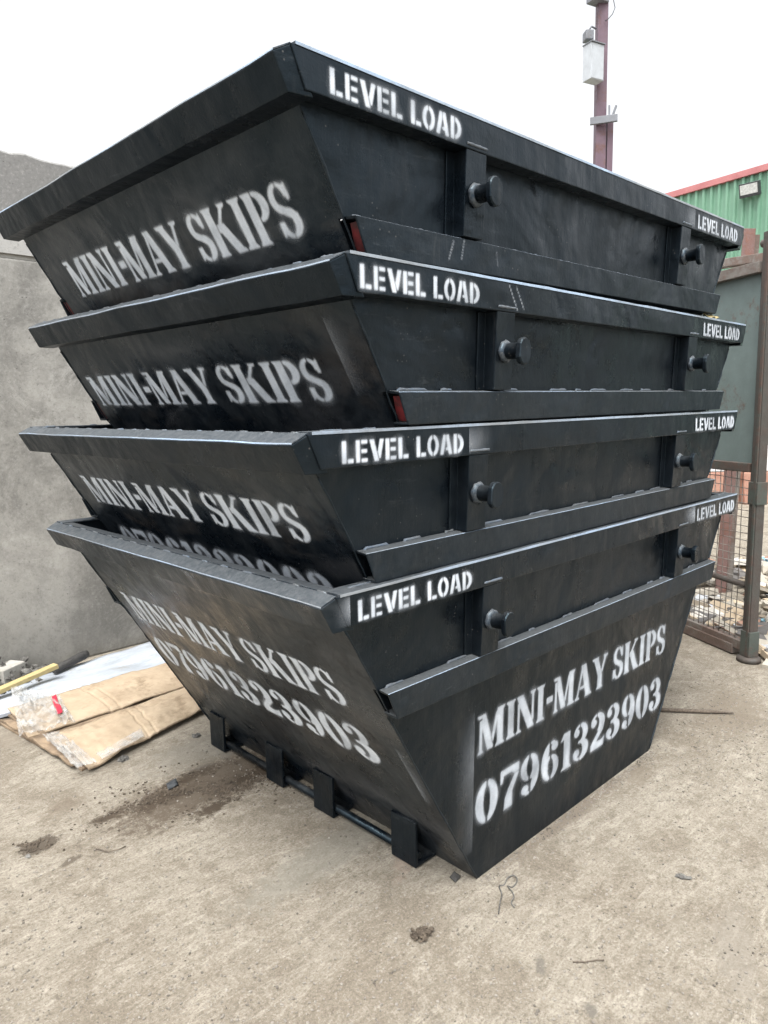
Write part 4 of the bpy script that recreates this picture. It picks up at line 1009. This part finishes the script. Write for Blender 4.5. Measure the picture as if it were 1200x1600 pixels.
for k in range(3):
    p = at(1062+60*k, 786); root = empty('traffic_barrier', p); tag(root, 'orange and white plastic barrier seen through the gate mesh', 'barrier', 'barriers behind the gate')
    ux = Vector((.75, -.66, 0)); uy = Vector((.66, .75, 0))
    f = lambda a_, b_, z: ux*a_ + uy*b_ + Vector((0, 0, z))
    m = MB(); m.loft([f(-.24, -.13, 0), f(.24, -.13, 0), f(.24, .13, 0), f(-.24, .13, 0)], [f(-.24, -.06, .44), f(.24, -.06, .44), f(.24, .06, .44), f(-.24, .06, .44)], .02); m.build('base_block', M['orange'], root)
    m = MB(); m.loft([f(-.24, -.055, .445), f(.24, -.055, .445), f(.24, .055, .445), f(-.24, .055, .445)], [f(-.24, -.05, .80), f(.24, -.05, .80), f(.24, .05, .80), f(-.24, .05, .80)], .02); m.build('top_block', M['whitepl'], root)

# ------------------------------------------------------------------ mast with boxes
pb = away(938, 258, 12.0); pm = empty('steel_mast', (pb.x, pb.y, 0)); tag(pm, 'tall maroon steel mast with cabinets rising behind the skips', 'mast')
def ml(x, y, D=12.0): return away(x, y, D) - Vector((pb.x, pb.y, 0))
hor = Vector((r_.x, r_.y, 0)).normalized(); dep = Vector((d_.x, d_.y, 0)).normalized()
zt = away(935, 0, 12).z + 1.2; z185 = away(936, 187, 12).z
m = MB(); m.bar((0, 0, 0), hor*-.03+Vector((0, 0, zt)), .15, .15, up=tuple(dep), bevel=.006); m.build('shaft', M['pole'], pm)
m = MB(); m.bar(hor*.125+dep*.02, hor*.125+dep*.02+Vector((0, 0, z185)), .09, .15, up=tuple(dep), bevel=.006); m.build('lower_stay', M['pole'], pm)
m = MB(); m.bar(ml(922, 190, 11.86), ml(965, 184, 11.86), .05, .10, bevel=.004); m.build('cross_arm', M['greysteel'], pm)
for x0, x1 in ((952, 952), (957, 963)):
    m = MB(); m.bar(ml(x0, 181, 11.9), ml(x1, 165, 11.9), .055, .03, bevel=.003); m.build('prong', M['greysteel'], pm)
root = empty('metal_cabinet', ml(927, 100, 11.75)+Vector((pb.x, pb.y, 0))); tag(root, 'grey metal cabinet fixed to the mast', 'cabinet')
cl = lambda x, y, D: away(x, y, D) - root.location
m = MB(); cw = (away(938, 95, 11.75)-away(911, 95, 11.75)).length
M3 = Matrix.Rotation(math.atan2(hor.y, hor.x)+R(28), 3, 'Z')
m.box((0, 0, 0), (.125, .085, .245), M3, .006); m.build('case', M['galv'], root)
m = MB(); m.box(M3 @ Vector((0, -.088, 0)), (.115, .004, .235), M3, .003); m.build('door', M['galv'], root)
m = MB(); m.box(M3 @ Vector((0, -.01, .252)), (.135, .10, .006), M3); m.build('rain_cover', M['greysteel'], root)
root = empty('security_camera', away(919, 57, 11.8)); tag(root, 'small grey camera housing bracketed beside the mast above the cabinet', 'camera')
m = MB(); m.box((0, 0, 0), (.075, .06, .065), Matrix.Rotation(.9, 3, 'Z'), .012); m.build('housing', M['greysteel'], root)
m = MB(); m.tube([Vector((0, 0, .06)), away(924, 41, 11.8)-root.location, away(931, 45, 11.9)-root.location], .014, 8); m.build('bracket', M['greysteel'], root)
m = MB(); m.tube([away(921, 62, 11.8)-root.location, away(924, 70, 11.8)-root.location, away(928, 62, 11.8)-root.location], .008, 6); m.build('cable', M['blackpl'], root)
m = MB(); m.box(away(934, -2, 11.9), (.13, .10, .06), M3, .01)
tag(m.build('junction_box', M['greysteel']), 'small box at the top of the mast', 'junction box')
m = MB(); m.tube([away(x, y, 11.9) for x, y in ((956, -10), (959, 2), (961, 12), (957, 22), (950, 30), (945, 33))], .006, 6)
tag(m.build('loose_cable', M['blackpl']), 'thin black cable looping off the top of the mast', 'cable')

# ------------------------------------------------------------------ green building
A, Bp = away(1047, 303, 22), away(1200, 258, 21.0)
be = Vector((Bp.x-A.x, Bp.y-A.y, 0)).normalized(); zA = A.z; sl_ = (Bp.z-A.z)/math.hypot(Bp.x-A.x, Bp.y-A.y)
bnrm = Vector((be.y, -be.x, 0))
if bnrm.dot(CPOS-A) < 0: bnrm = -bnrm
g = empty('industrial_shed', (A.x, A.y, 0)); tag(g, 'green corrugated industrial shed with a faded red roof edge', 'building')
m = MB(); bm = m.bm; s_ = -7.0; prof = []
while s_ < 9.0:
    for ds, o in ((0, 0), (.10, 0), (.115, .06), (.17, .06)): prof.append((s_+ds, o))
    s_ += .20
zf = lambda s: zA - .10 + sl_*s
vt = [(bm.verts.new(be*s+bnrm*o), bm.verts.new(be*s+bnrm*o+Vector((0, 0, zf(s))))) for s, o in prof]
for a_, b_ in zip(vt, vt[1:]): bm.faces.new((a_[0], b_[0], b_[1], a_[1]))
m.build('wall_cladding', M['greenclad'], g)
m = MB(); m.bar(be*-7.05+bnrm*.03+Vector((0, 0, zA-.06+sl_*-7.05)), be*9+bnrm*.03+Vector((0, 0, zA-.06+sl_*9)), .16, .16, bevel=.01); m.build('roof_trim', M['redtrim'], g)
m = MB(); bk = -bnrm*14
m.loft([be*-7+Vector((0, 0, zf(-7)+.02))-bnrm*.05, be*9+Vector((0, 0, zf(9)+.02))-bnrm*.05, be*9+Vector((0, 0, zf(9)+.02))+bk, be*-7+Vector((0, 0, zf(-7)+.02))+bk],
       [be*-7+Vector((0, 0, zf(-7)+.10))-bnrm*.05, be*9+Vector((0, 0, zf(9)+.10))-bnrm*.05, be*9+Vector((0, 0, zf(9)+.10))+bk, be*-7+Vector((0, 0, zf(-7)+.10))+bk]); m.build('roof_sheet', M['roofgrey'], g)
m = MB(); m.loft([be*-7-bnrm*.06, be*-6.9-bnrm*.06, be*-6.9+bk, be*-7+bk], [be*-7-bnrm*.06+Vector((0, 0, zf(-7))), be*-6.9-bnrm*.06+Vector((0, 0, zf(-7))), be*-6.9+bk+Vector((0, 0, zf(-7))), be*-7+bk+Vector((0, 0, zf(-7)))]); m.build('side_wall', M['greenclad'], g)
# floodlight on the cladding
def hitwall(x, y):
    q = d_ + r_*((x-600)/FPX) - u_*((y-800)/FPX); n_ = bnrm
    return CPOS + q*(n_.dot(A-CPOS)/n_.dot(q))
c_ = hitwall(1176, 298); fl_ = empty('floodlight', c_+bnrm*.05); tag(fl_, 'rectangular floodlight mounted on the green cladding', 'floodlight')
Mb = Matrix((be, bnrm, Vector((0, 0, 1)))).transposed() @ Matrix.Rotation(R(-18), 3, 'X')
m = MB(); m.box(bnrm*.12, (.24, .07, .165), Mb, .01); m.build('housing', M['blackpl'], fl_)
m = MB(); m.box(bnrm*.12+Mb @ Vector((0, .073, .02)), (.205, .006, .115), Mb); m.build('lens', M['glassy'], fl_)
m = MB(); m.bar(bnrm*-.02, bnrm*.10, .08, .03); m.build('bracket', M['greysteel'], fl_)
